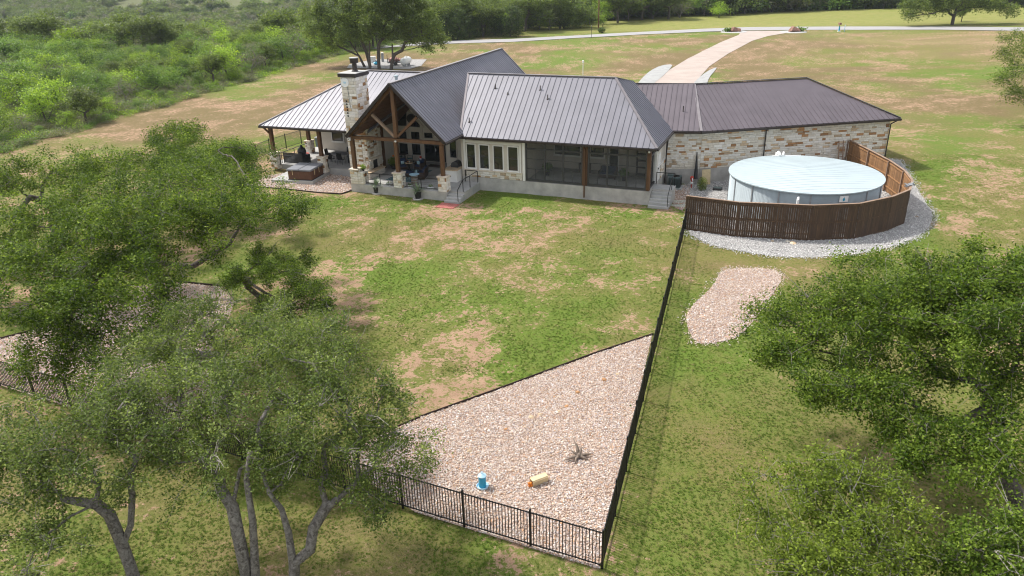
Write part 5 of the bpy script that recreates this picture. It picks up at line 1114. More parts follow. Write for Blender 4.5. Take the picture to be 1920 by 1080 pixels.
yucca('spiky yucca in a black pot before the left half of the porch', 707, 363, 1); yucca('spiky yucca in a black pot before the right half of the porch', 784, 373, 2)
# red brick landing at the stair foot
bp_ = thing('brick_path', 'short red brick mat at the foot of the left stair', 'paving', hp_(-15.1, -4.15, 0) + Vector((0, 0, h1(*hp_(-15.1, -4.15, 0)[:2]))), HA)
BRK = MB().bev(-.1, .1, -.05, .05, 0, .05, .008).mesh('brick', MT['brick'])
for i in range(7):
    for j in range(11): link('brick', BRK, bp_, (-.66 + i * .212 + (.1 if j % 2 else 0), -.62 + j * .11, 0))
# kitchen island with grill
isl = thing('outdoor_kitchen', 'white plastered kitchen island with brown stone top on the porch', 'kitchen island', hp_(-16.65, .55, PF + .012), HA)
part('body', MB().bx(-.6, .55, -.8, 1.4, 0, .95), MT['white'], isl); part('counter', MB().bev(-.66, .6, -.86, 1.45, .95, 1.02), MT['s_tan'], isl)
part('access_door', MB().bx(-.35, .0, -.82, -.803, .42, .60), MT['frame'], isl); part('door_slat', MB().bx(-.32, -.28, -.83, -.82, .44, .58).bx(-.22, -.18, -.83, -.82, .44, .58).bx(-.12, -.08, -.83, -.82, .44, .58), MT['grey'], isl)
gr = thing('gas_grill', 'dark hooded gas grill set on the island counter', 'grill', hp_(-16.65, .9, PF + 1.035), HA); part('firebox', MB().bx(-.32, .32, -.4, .4, 0, .16), MT['frame'], gr)
hd = MB(); hd.tube([(0, -.4, .16), (0, .4, .16)], .31, 14); part('hood', hd, MT['frame'], gr); part('hood_handle', MB().bar((-.36, -.32, .2), (-.36, .32, .2), .03), MT['enamel'], gr); part('knob', MB().bx(-.34, -.32, -.3, -.24, .05, .11).bx(-.34, -.32, 0, .06, .05, .11), MT['enamel'], gr)
# wall ornaments
sw = thing('ship_wheel', 'dark wooden ship wheel hung on the limestone fireplace', 'wall ornament', hp_(-23.98, .25, 3.25), HA)
wm = MB(); k = 24
wm.lathe([(.30, -.015), (.34, -.015), (.34, .015), (.30, .015), (.30, -.015)], 24, axis='x'); part('rim', wm, MT['frame'], sw); part('hub', MB().lathe([(.0, -.02), (.09, -.02), (.09, .03), (0, .03)], 12, axis='x'), MT['frame'], sw)
for i in range(8):
    a = i * math.pi / 4; part('spoke', MB().bar((0, .08 * math.cos(a), .08 * math.sin(a)), (0, .46 * math.cos(a), .46 * math.sin(a)), .028), MT['frame'], sw)
ck = thing('wall_disc', 'round white clock dish fixed high on the chimney front', 'clock', hp_(-25.45, cv0 - .07, 8.2), HA); part('dial', MB().lathe([(0, 0), (.36, 0), (.38, -.03), (.36, -.06), (.30, -.05), (0, -.05)], 28, axis='y'), MT['enamel'], ck)
part('emblem', MB().box((0, -.062, .03), (.26, .008, .08)).box((0, -.062, -.08), (.2, .008, .03)), MT['bluel'], ck)
part('cable', MB().bar((.2, -.02, -.35), (.28, -.02, -2.0), .03), MT['grey'], ck)
st5 = thing('metal_ornament', 'column of small dark metal star shapes below the dish on the chimney', 'wall ornament', hp_(-25.5, cv0 - .08, 6.4), HA)
for i in range(6):
    z = .3 - i * .24; fm = MB()
    for q in range(6):
        a = q * math.pi / 3; fm.box((math.cos(a) * .05, 0, z + math.sin(a) * .05), (.05, .02, .05))
    fm.box((0, 0, z), (.05, .02, .05)); part('star', fm, MT['iron'], st5)
fan = thing('wall_fan', 'round black outdoor fan on the back wall left of the windows', 'fan', hp_(-22.9, VB - .2, 4.3), HA)
part('ring', MB().lathe([(.38, -.08), (.42, -.08), (.42, .08), (.38, .08)], 24, axis='y'), MT['black'], fan); part('hub', MB().lathe([(0, -.1), (.1, -.1), (.1, .1), (0, .1)], 12, axis='y'), MT['black'], fan)
for i in range(5):
    a = i * 1.257; part('blade', MB().bar((math.cos(a) * .08, 0, math.sin(a) * .08), (math.cos(a) * .36, 0, math.sin(a) * .36), .02, .14), MT['black'], fan)
item('security_camera', 'small white camera box under the left corner of the gable', 'camera', hp_(gL + .1, vF + .25, 4.15), HA, [('case', MB().bev(-.09, .09, -.09, .09, -.12, .12, .02), 'enamel'), ('lens', MB().lathe([(0, -.11), (.04, -.11), (.04, -.09)], 10, axis='y'), 'black')])
for u_, v_, z_, lb in ((gM - .05, VT - .22, 4.2, 'round white lamp globe at the foot of the king post'), (-.62, .35, 3.85, 'small white lamp under the eave at the screened porch corner')):
    item('lamp', lb, 'lamp', hp_(u_, v_, z_), HA, [('globe', MB().lathe([(0, -.09), (.07, -.06), (.09, 0), (.07, .06), (0, .09)], 12), 'enamel'), ('mount', MB().lathe([(.05, .08), (.05, .12), (0, .12)], 8), 'black')])
# left porch: dining set, hot tub, smoker, planter screens
dt = thing('dining_table', 'dark rectangular dining table on the side porch', 'table', hp_(-29.2, 3.0, .512), HA); part('table_top', MB().bev(-1.0, 1.0, -.5, .5, .70, .74, .01), MT['darkg'], dt)
for a, b_ in ((-.9, -.4), (.9, -.4), (-.9, .4), (.9, .4)): part('leg', MB().bx(a - .03, a + .03, b_ - .03, b_ + .03, 0, .7), MT['iron'], dt)
for i, (u_, v_, r_, lb) in enumerate(((-29.8, 2.1, 180, 'black mesh chair on the near side of the dining table, left one'), (-28.7, 2.1, 180, 'black mesh chair on the near side of the dining table, right one'), (-30.6, 3.0, 90, 'black mesh chair at the left end of the dining table'), (-29.2, 3.9, 0, 'black mesh chair on the far side of the dining table'), (-27.8, 3.1, -90, 'black mesh chair at the right end of the dining table by the chimney'))): bistro_chair(lb, u_, v_, R(r_), 'iron', .512, 'black mesh dining chairs')
ht_c = hz(567, 341, .02); tb = thing('hot_tub', 'square brown hot tub closed with a folded grey cover', 'hot tub', hp_(-30.05, -1.45, .16), HA + R(8))
sd = MB(); sd.bev(-1.1, 1.1, -1.1, 1.1, 0, .80, .06); part('cabinet', sd, MT['tubside'], tb); part('base_trim', MB().bx(-1.12, 1.12, -1.12, 1.12, 0, .06), MT['black'], tb)
for s_ in (-1, 1): part('cabinet_panel', MB().bx(s_ * .55 - .5, s_ * .55 + .5, -1.115, -1.10, .1, .74), MT['tubside'], tb); part('cabinet_panel', MB().bx(1.10, 1.115, s_ * .55 - .5, s_ * .55 + .5, .1, .74), MT['tubside'], tb)
part('cover', MB().bev(-1.16, -.01, -1.16, 1.16, .80, .95, .05), MT['darkg'], tb); part('cover', MB().bev(.01, 1.16, -1.16, 1.16, .80, .95, .05), MT['darkg'], tb); part('cover_strap', MB().bx(-.62, -.58, -1.18, -1.165, .45, .88).bx(1.165, 1.18, -.62, -.55, .4, .88).bx(1.165, 1.18, .2, .27, .4, .88), MT['plank'], tb)
item('concrete_pad', 'pale concrete pad under the hot tub', 'paving', hp_(-30.3, -1.3, -.15), HA + R(8), [('slab', MB().bx(-2.4, 1.5, -1.5, 1.9, 0, .31), 'concl')])
item('covered_smoker', 'dark covered egg shaped smoker behind the hot tub', 'grill', hp_(-32.6, 1.7, .512), HA, [('stand', MB().bx(-.6, .6, -.35, .35, 0, .72), 'black'), ('egg', MB().lathe([(.2, .6), (.36, .8), (.40, 1.0), (.33, 1.25), (.15, 1.4), (.09, 1.5), (.1, 1.56), (0, 1.58)], 18), 'black')])
scn = thing('slat_screen', 'black slatted screen standing behind the hot tub', 'screen', hp_(-33.0, .95, .512), HA)
for i in range(9): part('slat', MB().bx(-1.1, .9, -.02, .02, .05 + i * .105, .14 + i * .105), MT['black'], scn)
part('post', MB().bx(-1.12, -1.08, -.03, .03, 0, 1.0).bx(.88, .92, -.03, .03, 0, 1.0), MT['black'], scn)
leafball('planter_tub', 'dark red tub with little plants by the side porch rail', 'planter', hp_(-33.4, 3.1, .512), .2, 200, .06, 'leafm', .4, 'red', z0=.42)
item('storage_bin', 'tall blue grey storage bin beyond the side porch', 'bin', hp_(-34.9, 7.6, .35), HA, [('body', MB().bev(-.3, .3, -.3, .3, 0, 1.0, .03), 'acgreen'), ('lid', MB().bev(-.33, .33, -.33, .33, 1.0, 1.1, .03), 'grey')])
# screened porch furniture seen dimly through the mesh
armchair('tan cushioned bench inside the screened porch behind its middle post', -4.4, 3.2, R(0), 1.4, 'bench', 'sofa', 2).location.z = FL
for c_ in KID.get('x', []): pass
lt = item('console_table', 'dark narrow table inside the screened porch left of the middle post', 'table', hp_(-6.6, 4.2, FL), HA, [('table_top', MB().bx(-.5, .5, -.2, .2, .72, .76), 'wicker'), ('leg', MB().bx(-.48, -.42, -.18, .18, 0, .72), 'wicker'), ('leg', MB().bx(.42, .48, -.18, .18, 0, .72), 'wicker')])
item('table_lamp', 'white shaded lamp on the dark narrow table inside the screened porch', 'lamp', hp_(-6.6, 4.2, FL + .765), HA, [('foot', MB().lathe([(.1, 0), (.06, .05), (.04, .35), (0, .36)], 12), 'enamel'), ('lamp_shade', MB().lathe([(.2, .33), (.13, .6)], 16), 'enamel')])
sh = thing('shelf_unit', 'dark open shelf unit inside the screened porch near its right corner', 'shelf', hp_(-1.75, 4.6, FL), HA)
for a in (-.65, .65): part('upright', MB().bx(a - .03, a + .03, -.2, .2, 0, 2.4), MT['wicker'], sh)
for i in range(5): part('shelf', MB().bx(-.62, .62, -.2, .2, .1 + i * .55, .13 + i * .55), MT['wicker'], sh)
leafball('potted_palm', 'bushy potted plant inside the left end of the screened porch', 'potted plant', hp_(-9.3, 2.6, FL), .45, 500, .14, 'leafm', .2, z0=.4)
leafball('potted_palm', 'bushy potted plant inside the screened porch between bench and shelf', 'potted plant', hp_(-3.0, 2.8, FL), .4, 450, .14, 'leafm', .2, z0=.4)
leafball('green_bush', 'light green bush beside the red hydrant near the garage plinth', 'bush', on(1316, 357), .42, 2200, .06, 'leafy', None, z0=.25, sq=1.5)

# ------------------------------------------------------------------ things behind the house
yard_c = gz(765, 120); pad = GP((655, 121), (700, 112), (800, 112), (790, 124), (768, 130), (650, 128))
sheet('gravel_pad', pad, MT['greygravel'], .06, 'grey gravel pad with the gas tank and trailer behind the house', 2)
pt = thing('propane_tank', 'white horizontal propane tank on legs at the right of the gravel pad', 'propane tank', on(762, 124), R(70))
part('vessel', MB().lathe([(0, -1.55), (.3, -1.48), (.55, -1.25), (.62, -1.0), (.62, 1.0), (.55, 1.25), (.3, 1.48), (0, 1.55)], 22, (0, 0, .95), 'x'), MT['enamel'], pt, True)
for s_ in (-.8, .8): part('leg', MB().bx(s_ - .08, s_ + .08, -.35, .35, 0, .45), MT['grey'], pt)
part('valve_dome', MB().lathe([(.2, 1.5), (.2, 1.68), (.12, 1.75), (0, 1.76)], 14), MT['enamel'], pt)
trl = thing('utility_trailer', 'dark mesh sided utility trailer loaded with pinkish bales', 'trailer', on(742, 122.5), R(8))
part('deck', MB().bx(-1.4, 1.4, -.8, .8, .5, .6), MT['frame'], trl); sdm = MB()
for yy in (-.8, .8):
    sdm.bx(-1.4, 1.4, yy - .03, yy + .03, 1.1, 1.16); sdm.bx(-1.4, 1.4, yy - .03, yy + .03, .85, .89)
    for i in range(8): sdm.bx(-1.4 + i * .4 - .03, -1.4 + i * .4 + .03, yy - .03, yy + .03, .6, 1.1)
part('side_rail', sdm, MT['black'], trl)
for a in (-.85, .85): part('wheel', MB().lathe([(.12, -.1), (.34, -.1), (.36, 0), (.34, .1), (.12, .1)], 16, (0, a * 1.08, .36), 'y'), MT['black'], trl)
part('tongue', MB().bar((1.4, -.4, .5), (2.4, 0, .5), .08).bar((1.4, .4, .5), (2.4, 0, .5), .08), MT['frame'], trl); part('tailgate', MB().bx(-1.46, -1.4, -.8, .8, .6, .7).bx(-1.46, -1.4, -.8, .8, 1.9, 2.0).bx(-1.46, -1.4, -.8, -.72, .7, 1.9).bx(-1.46, -1.4, .72, .8, .7, 1.9), MT['black'], trl)
part('load', MB().ico((-.7, 0, .95), .55, .25, .8).ico((.2, .1, 1.0), .6, .25, .8).ico((.95, -.1, .95), .45, .25, .8), MT['pink'], trl)
item('equipment_cabinet', 'white box cabinet standing on the pad behind the oak trunks', 'cabinet', on(700, 117.5), R(5), [('case', MB().bev(-.5, .5, -.4, .4, 0, 1.1, .03), 'enamel'), ('lid', MB().bx(-.54, .54, -.44, .44, 1.1, 1.16), 'white')])
item('equipment_post', 'tall grey cylinder with white cap standing on the pad', 'water softener', on(718, 116.5), 0, [('cylinder', MB().lathe([(.26, 0), (.26, 1.6), (.2, 1.7), (0, 1.72)], 14), 'grey'), ('cap', MB().lathe([(.28, 1.6), (.28, 1.72), (0, 1.78)], 14), 'enamel')])
item('blue_tarp', 'crumpled bright blue tarp bundle at the foot of the oaks', 'tarp', on(706, 121.5), 0, [('bundle', MB().ico((0, 0, .3), .55, .3, .6), 'blue'), ('dark_fold', MB().ico((-.2, .3, .55), .35, .3, .8), 'black')])
item('lamp_post', 'short white lamp post rising behind the main roof', 'lamp', on(1093, 141), 0, [('post', MB().tube([(0, 0, 0), (0, 0, 1.9)], .06, 8), 'white'), ('lamp_head', MB().bev(-.14, .14, -.14, .14, 1.9, 2.3, .03), 'enamel')])
up = thing('utility_pole', 'tall brown wooden utility pole beyond the lane', 'pole', on(1122, 57.5)); part('pole', MB().tube([(0, 0, -.3), (0, 0, 12)], [.19, .13], 8), MT['wood'], up)
part('crossarm', MB().bar((-1.2, 0, 11.4), (1.2, 0, 11.4), .1, .12), MT['wood'], up); part('insulator', MB().lathe([(.05, 11.45), (.07, 11.6), (0, 11.65)], 8, (-1, 0, 0)).lathe([(.05, 11.45), (.07, 11.6), (0, 11.65)], 8, (1, 0, 0)), MT['grey'], up)
leafball('round_bush', 'dark green round bush at the foot of the utility pole', 'bush', on(1128, 62), 1.0, 700, .25, 'leafj', None, z0=.1, sq=.7)
item('marker_post', 'thin dark marker post on the near edge of the lane', 'post', on(1109, 71), 0, [('post', MB().tube([(0, 0, 0), (0, 0, 2.6)], .05, 6), 'frame'), ('tip', MB().bx(-.06, .06, -.06, .06, 2.6, 2.7), 'white')])
mbx = thing('mailbox', 'dark mailbox on a blue post beside the lane', 'mailbox', on(1573, 59)); part('post', MB().bx(-.12, .12, -.12, .12, 0, 1.1), MT['blue'], mbx); part('box', MB().bev(-.25, .25, -.45, .45, 1.5, 1.95, .08), MT['boulder'], mbx); part('arm', MB().bx(-.06, .06, -.06, .06, 1.1, 1.5), MT['black'], mbx); part('foot', MB().bx(-.3, .3, -.3, .3, 0, .15), MT['enamel'], mbx)
item('marker_post', 'slim pale blue marker post right of the mailbox', 'post', on(1583, 59), 0, [('post', MB().tube([(0, 0, 0), (0, 0, 1.5)], .07, 6), 'bluel'), ('reflector', MB().bx(-.08, .08, -.09, -.07, 1.2, 1.4), 'enamel')])
for i, (px, py, lb) in enumerate(((1376, 60, 'group of dark red boulders and agaves left of the drive entrance'), (1487, 60, 'group of dark red boulders and agaves right of the drive entrance'))):
    o = thing('entrance_boulders', lb, 'boulders', on(px, py)); part('stone_base', MB().lathe([(3.2, -.05), (3.0, .1), (0, .12)], 18), MT['concl'], o)
    for x, s_ in ((.9, .9), (-.1, 1.1), (.4, .7)): part('boulder', MB().ico((x, 0, s_ * .4), s_, .25, .8, random.Random(i * 5 + int(x * 9))), MT['boulder'], o)
    q = rng.normal(size=(160, 3)) * np.array([.5, .4, .3]) + np.array([-1.6 if i == 0 else 1.8, 0, .5]); link('agave', quads_mesh('agave', q, .5, rng.random(160), MT['leafm']), o)

# ------------------------------------------------------------------ near oaks
G = lambda px, py, z=-.25: tuple(on(px, py))
def up_(b, *d): return [tuple(b)] + [(b[0] + x, b[1] + y, b[2] + z) for x, y, z in d]
b_ = gz(1918, 990); b_ = (b_.x, b_.y, -.25)
make_tree('live_oak', 'broad dark green live oak filling the right edge with a leaning black trunk', 'oak tree', b_, [up_(b_, (-.25, .3, 1.0), (-.7, .9, 2.0), (-1.1, 1.5, 2.9)), [b_] + [(b_[0] - .7, b_[1] + .9, 1.75), (b_[0] - .2, b_[1] + 2.2, 3.0), (b_[0] - .1, b_[1] + 3.4, 4.0)]],
          lob((1475, 620, 4.2, 1.5), (1530, 590, 4.8, 1.3), (1600, 570, 5.2, 1.5), (1500, 690, 3.6, 1.5), (1620, 620, 5, 1.9), (1580, 700, 4, 1.7), (1680, 540, 6.2, 1.9), (1700, 650, 4.8, 1.8), (1660, 760, 3.6, 1.5), (1770, 550, 6.4, 1.6), (1860, 515, 6.8, 1.5), (1800, 620, 6, 1.9), (1900, 580, 6.8, 2), (1790, 730, 4.6, 1.7), (1740, 810, 3.6, 1.2), (1960, 640, 6, 2), (1950, 545, 6.6, 1.8), (1970, 760, 4.8, 1.6), (1910, 830, 4.4, 1.0), (1780, 870, 3.2, 1.0), (1850, 880, 3.6, .9), (1710, 850, 3.2, .9), (1830, 830, 3.8, .9)),
          MT['leaf'], MT['barkd'], 8.5, 300, .10, .36, seed=21, trunk_r=.26)
b_ = gz(1600, 1190); b_ = (b_.x, b_.y, -.25)
make_tree('young_oak', 'yellow green twiggy oak at the bottom right below the dark oak', 'oak tree', b_, [up_(b_, (.05, .1, 1.2), (-.1, .25, 2.2), (0, .3, 3.0))],
          lob((1470, 930, 4.3, .95), (1540, 900, 4.8, 1.0), (1610, 920, 4.8, 1.0), (1500, 1010, 4.0, 1.0), (1580, 1000, 4.6, 1.1), (1660, 980, 4.4, 1.0), (1640, 1060, 4.2, 1.0), (1560, 1080, 4, 1.0), (1460, 1070, 3.4, .8), (1420, 990, 3.4, .6), (1700, 1080, 3.6, .8)),
          MT['leafy'], MT['bark'], 15, 210, .08, .27, seed=22, trunk_r=.16, twigs=6)
b_ = gz(2010, 1260); b_ = (b_.x, b_.y, -.25)
make_tree('young_oak', 'grey green oak crown at the bottom right corner', 'oak tree', b_, [up_(b_, (-.1, .1, 1.4), (-.3, .2, 2.6))],
          lob((1800, 1070, 4.0, .9), (1860, 1050, 4.2, 1.0), (1930, 1040, 4.4, 1.0), (1900, 1090, 4.2, 1.1), (1840, 1100, 3.8, .9), (1980, 1040, 4.6, 1.1), (1760, 1080, 3.2, .7)),
          MT['leaf'], MT['bark'], 13, 200, .085, .28, seed=23, trunk_r=.16)
# front left oaks with pale twisting stems
b_ = gz(470, 1130); b_ = (b_.x, b_.y, -.25)
sA1 = [b_, tuple(gy(462, 1075, b_[1] + .05)), tuple(gy(446, 1000, b_[1] + .2)), tuple(gy(436, 950, b_[1] + .5)), tuple(gy(450, 880, b_[1] + .9))]
sA2 = [(b_[0] + .18, b_[1], b_[2]), tuple(gy(478, 1060, b_[1] + .05)), tuple(gy(474, 980, b_[1] + .3)), tuple(gy(462, 900, b_[1] + .6)), tuple(gy(468, 850, b_[1] + .9))]
make_tree('live_oak', 'airy grey green oak at the bottom left with two upright pale stems', 'oak tree', b_, [sA1, sA2],
          lob((400, 800, 4.6, 1.0), (470, 760, 5.2, 1.1), (540, 780, 5.0, 1.0), (440, 860, 4.2, .9), (340, 850, 3.9, .9), (380, 720, 5.3, 1.0), (460, 690, 5.6, 1.0), (520, 860, 4.2, .8), (290, 780, 4.4, .9), (560, 720, 5.2, .9), (380, 920, 3.4, .7), (310, 700, 5.0, .9)),
          MT['leafo'], MT['bark'], 12.5, 200, .085, .30, seed=31, trunk_r=.18, twigs=6)
b_ = gz(551, 1120); b_ = (b_.x, b_.y, -.25)
fk = tuple(gy(549, 1055, b_[1] + .05))
sB1 = [b_, fk, tuple(gy(541, 1000, b_[1] + .15)), tuple(gy(528, 955, b_[1] + .3)), tuple(gy(505, 925, b_[1] + .3)), tuple(gy(490, 880, b_[1] + .6))]
sB2 = [(b_[0] + .02, b_[1], b_[2] + .1), (fk[0] + .05, fk[1], fk[2]), tuple(gy(582, 1030, b_[1] + .2)), tuple(gy(588, 990, b_[1] + .35)), tuple(gy(612, 950, b_[1] + .7))]
make_tree('live_oak', 'airy oak right of the two upright stems, its grey stem forked low', 'oak tree', b_, [sB1, sB2],
          lob((620, 840, 4.4, .95), (680, 820, 4.4, .95), (740, 860, 3.8, .9), (600, 760, 5.2, 1.0), (670, 740, 5.2, 1.0), (730, 770, 4.6, .9), (640, 680, 5.8, .95), (560, 640, 6.0, .95), (780, 850, 3.6, .6), (700, 900, 3.2, .7), (640, 910, 3.3, .7), (570, 860, 3.9, .8), (720, 960, 2.6, .5), (620, 620, 5.9, .8), (550, 910, 3.2, .6)),
          MT['leafo'], MT['bark'], 12.5, 200, .085, .30, seed=32, trunk_r=.165, twigs=6)
b_ = gz(262, 1120); b_ = (b_.x, b_.y, -.25)
sC = [b_, tuple(gy(243, 1060, b_[1] + .1)), tuple(gy(228, 1020, b_[1] + .2)), tuple(gy(205, 965, b_[1] + .4)), tuple(gy(180, 945, b_[1] + .4))]
sC2 = [(b_[0] + .04, b_[1] + .02, b_[2]), tuple(gy(247, 1060, b_[1] + .12)), tuple(gy(231, 1021, b_[1] + .22)), tuple(gy(245, 985, b_[1] + .4)), tuple(gy(248, 930, b_[1] + .7))]
make_tree('live_oak', 'airy oak at the bottom left corner with a leaning grey trunk', 'oak tree', b_, [sC, sC2],
          lob((60, 850, 4.4, 1.1), (130, 800, 5.0, 1.1), (200, 780, 5.2, 1.1), (20, 900, 3.8, 1.0), (110, 880, 4.2, 1.0), (180, 860, 4.4, 1.0), (250, 830, 4.6, 1.0), (60, 960, 3.2, .8), (120, 1010, 2.8, .7), (30, 1020, 2.6, .7), (290, 880, 3.8, .8), (240, 720, 5.5, .9), (10, 800, 4.6, 1.0), (-40, 860, 4.2, 1.2), (230, 920, 3.2, .6), (60, 1060, 2.4, .6)),
          MT['leafo'], MT['bark'], 12.5, 200, .085, .30, seed=33, trunk_r=.175, twigs=6)
b_ = tuple(on(430, 772))
make_tree('live_oak', 'pale olive oak standing just inside the iron fence behind the front oaks', 'oak tree', b_, [up_(b_, (.02, .05, .9), (-.05, .1, 1.8), (.1, .2, 2.6))],
          lob((400, 640, 4.6, 1.1), (450, 620, 5.0, 1.1), (340, 650, 4.4, 1.1), (520, 640, 4.8, 1.1), (580, 660, 4.4, 1.0), (290, 680, 4.0, 1.0), (350, 600, 5.0, .9), (470, 690, 4.0, 1.0), (540, 700, 3.8, .9), (260, 640, 4.2, .9), (600, 620, 4.6, .8), (420, 570, 5.2, .8), (390, 700, 3.6, .9), (510, 590, 5.0, .8), (640, 690, 3.8, .7)),
          MT['leafo'], MT['bark'], 12, 190, .09, .31, seed=34, trunk_r=.2, twigs=6)
# the big left oak on its rock bed
b_ = tuple(on(304, 562))
lm1 = [b_, (b_[0], b_[1], 1.0), (b_[0] + .2, b_[1] + .2, 1.9), tuple(gy(360, 500, b_[1] + .5)), tuple(gy(430, 458, b_[1] + .8))]
lm2 = [(b_[0], b_[1], .9), (b_[0] - .2, b_[1] - .1, 2.0), tuple(gy(230, 480, b_[1] - .6)), tuple(gy(190, 520, b_[1] - 2))]
make_tree('live_oak', 'big spreading dark live oak on the rock bed at the left', 'oak tree', b_, [lm1, lm2],
          lob((110, 500, 5.2, 2.0), (190, 450, 6.0, 2.2), (280, 420, 6.8, 2.3), (350, 390, 7.0, 2.2), (410, 350, 6.4, 1.9), (450, 410, 6.0, 2.0), (520, 400, 5.0, 1.7), (565, 400, 4.4, 1.1), (320, 480, 5.6, 2.0), (230, 530, 5.2, 2.0), (150, 570, 4.2, 1.8), (80, 580, 4.4, 1.8), (110, 650, 2.8, 1.6), (170, 650, 2.6, 1.4), (80, 690, 2.0, 1.1), (60, 520, 5.0, 1.6), (420, 290, 5.6, 1.6), (480, 350, 5.4, 1.5), (480, 300, 4.8, 1.1), (360, 330, 6.4, 1.7), (130, 720, 1.6, .9), (260, 590, 4.4, 1.4)),
          MT['leaf'], MT['barkd'], 6, 310, .115, .42, seed=41, trunk_r=.38, twigs=6)
b_ = tuple(on(338, 752))
make_tree('live_oak', 'dark short trunked oak between the big left oak and the pale olive one', 'oak tree', b_, [up_(b_, (0, .1, .9), (-.25, .5, 1.9), (-.5, .9, 2.6))],
          lob((300, 640, 3.4, 1.2), (220, 690, 2.9, 1.2), (250, 640, 3.5, 1.2), (180, 720, 2.4, .9), (330, 600, 3.8, 1.1)), MT['leaf'], MT['barkd'], 11, 120, .10, .42, seed=42, trunk_r=.22)
b_ = tuple(on(110, 455))
make_tree('live_oak', 'dark oak behind the big left oak at the left edge', 'oak tree', b_, [up_(b_, (0, 0, 1.5), (.3, .3, 2.8))],
          lob((40, 340, 5, 2.1), (120, 320, 5.2, 2.1), (200, 320, 5.2, 2.0), (10, 420, 4, 2.0), (90, 400, 4.6, 2.0), (170, 390, 4.8, 2.0), (260, 320, 5.2, 1.7), (-40, 350, 4.6, 2.2), (-20, 470, 3.0, 1.6), (60, 460, 3.4, 1.5), (240, 370, 5, 1.7)), MT['leaf'], MT['barkd'], 6, 250, .125, .45, seed=43, trunk_r=.3, twigs=3)
b_ = tuple(on(345, 372))
make_tree('live_oak', 'round topped oak left of the hot tub behind the big oak', 'oak tree', b_, [up_(b_, (0, 0, 1.5), (0, .3, 2.8))],
          lob((320, 265, 5.2, 1.9), (370, 285, 4.8, 1.9), (290, 300, 4.6, 1.8), (345, 250, 5.6, 1.3), (430, 290, 4.4, 1.6), (330, 320, 4.2, 1.8), (470, 305, 3.8, 1.3), (400, 320, 3.8, 1.5)), MT['leaf'], MT['barkd'], 6.5, 260, .125, .42, seed=44, trunk_r=.28, twigs=3)
b_ = tuple(on(482, 612))
make_tree('young_oak', 'small dark spreading oak on the lawn right of the big left oak', 'oak tree', b_, [up_(b_, (.05, .05, .5), (.2, .2, 1.1), (.3, .3, 1.6))],
          lob((470, 510, 2.9, .95), (530, 520, 3.0, 1.05), (585, 550, 2.4, .95), (520, 575, 2.2, .9), (560, 490, 2.9, .8), (600, 575, 1.8, .7), (445, 530, 2.4, .7), (560, 585, 1.8, .8), (500, 480, 3.2, .7)), MT['leaf'], MT['barkd'], 19, 200, .095, .28, seed=45, trunk_r=.15)
b_ = tuple(on(1985, 215))
make_tree('live_oak', 'oak at the upper right edge beyond the tank, crown cut by the frame', 'oak tree', b_, [up_(b_, (0, 0, 1.5), (-.3, .2, 3))],
          lob((1915, 100, 6.0, 2.0), (1905, 145, 4.6, 1.8), (1950, 80, 6.8, 2.2), (1985, 120, 6, 2.4), (1895, 70, 6.4, 1.3), (1940, 170, 3.6, 1.8), (1890, 120, 5, 1.1), (2020, 90, 6.4, 2.4), (1900, 185, 2.6, 1.1)), MT['leaf'], MT['barkd'], 7, 150, .14, .55, seed=46, trunk_r=.35, twigs=3)

# ------------------------------------------------------------------ background trees, brush and woods
def lobs3(b_, l): return [(b_[0] + x, b_[1] + y, b_[2] + z, r) for x, y, z, r in l]
def gtree(nm, label, px, py, Y, lobes_px, stems=None, lm='leaff', lsize=.32, dens=3.2, nleaf=170, seed=1, tr=.3, spread=.75, group=None):
    b_ = tuple(on(px, py)); L_ = [(*gy(a, c, Y + dy), r) for a, c, dy, r in lobes_px]
    st = stems(b_) if stems else [up_(b_, (0, 0, 2.0), (.2, 0, 3.6))]
    return make_tree(nm, label, 'oak tree', b_, st, L_, MT[lm], MT['barkd'], dens, nleaf, lsize, spread, seed=seed, trunk_r=tr, twigs=0, tipr=.03, group=group)
gtree('live_oak', 'tall oak behind the chimney, leftmost of the grove by the gravel pad', 684, 126, 140, [(600, 60, 2, 2.6), (590, 25, 3, 2.5), (640, 40, 0, 2.8), (650, 5, 0, 2.8), (615, -10, 3, 2.6), (690, 25, -1, 2.6), (660, 70, -2, 1.9), (625, 85, 2, 1.6), (700, -15, 0, 2.8), (675, 55, 0, 2.2)],
      stems=lambda b: [up_(b, (-.8, 0, 2), (-2.2, 0, 4.5)), up_((b[0] + 1, b[1], b[2]), (-.4, 0, 2.5), (-1.2, 0, 5))], seed=61)
gtree('live_oak', 'oak in the middle of the grove by the gravel pad', 711, 130.5, 136, [(700, 60, 0, 1.8), (720, 35, 0, 2.4), (745, 20, 1, 2.6), (720, 0, 0, 2.6), (765, 50, 0, 2.2), (740, 65, 0, 1.8), (690, 50, -1, 1.8), (770, 10, 1, 2.6), (745, -15, 0, 2.6)],
      stems=lambda b: [up_(b, (.1, 0, 2.2), (.3, 0, 4.2)), up_((b[0] - 1.6, b[1], b[2]), (.1, 0, 2.5), (.4, 0, 4.5))], seed=62)
gtree('live_oak', 'bent trunked oak at the right of the grove beside the trailer', 733, 131, 136, [(780, 70, 0, 1.5), (800, 50, 0, 1.7), (790, 30, 0, 1.9), (815, 62, 0, 1.1), (770, 78, 0, 1.0), (828, 78, 0, .8), (775, 45, 0, 1.8), (800, 88, 0, .7)],
      stems=lambda b: [up_(b, (.4, 0, 1.6), (.9, 0, 2.6), (2.2, 0, 3.2), (2.9, 0, 4.6)), up_((b[0] + .1, b[1], b[2]), (.4, 0, 2.2), (.5, 0, 4.3))], seed=63)
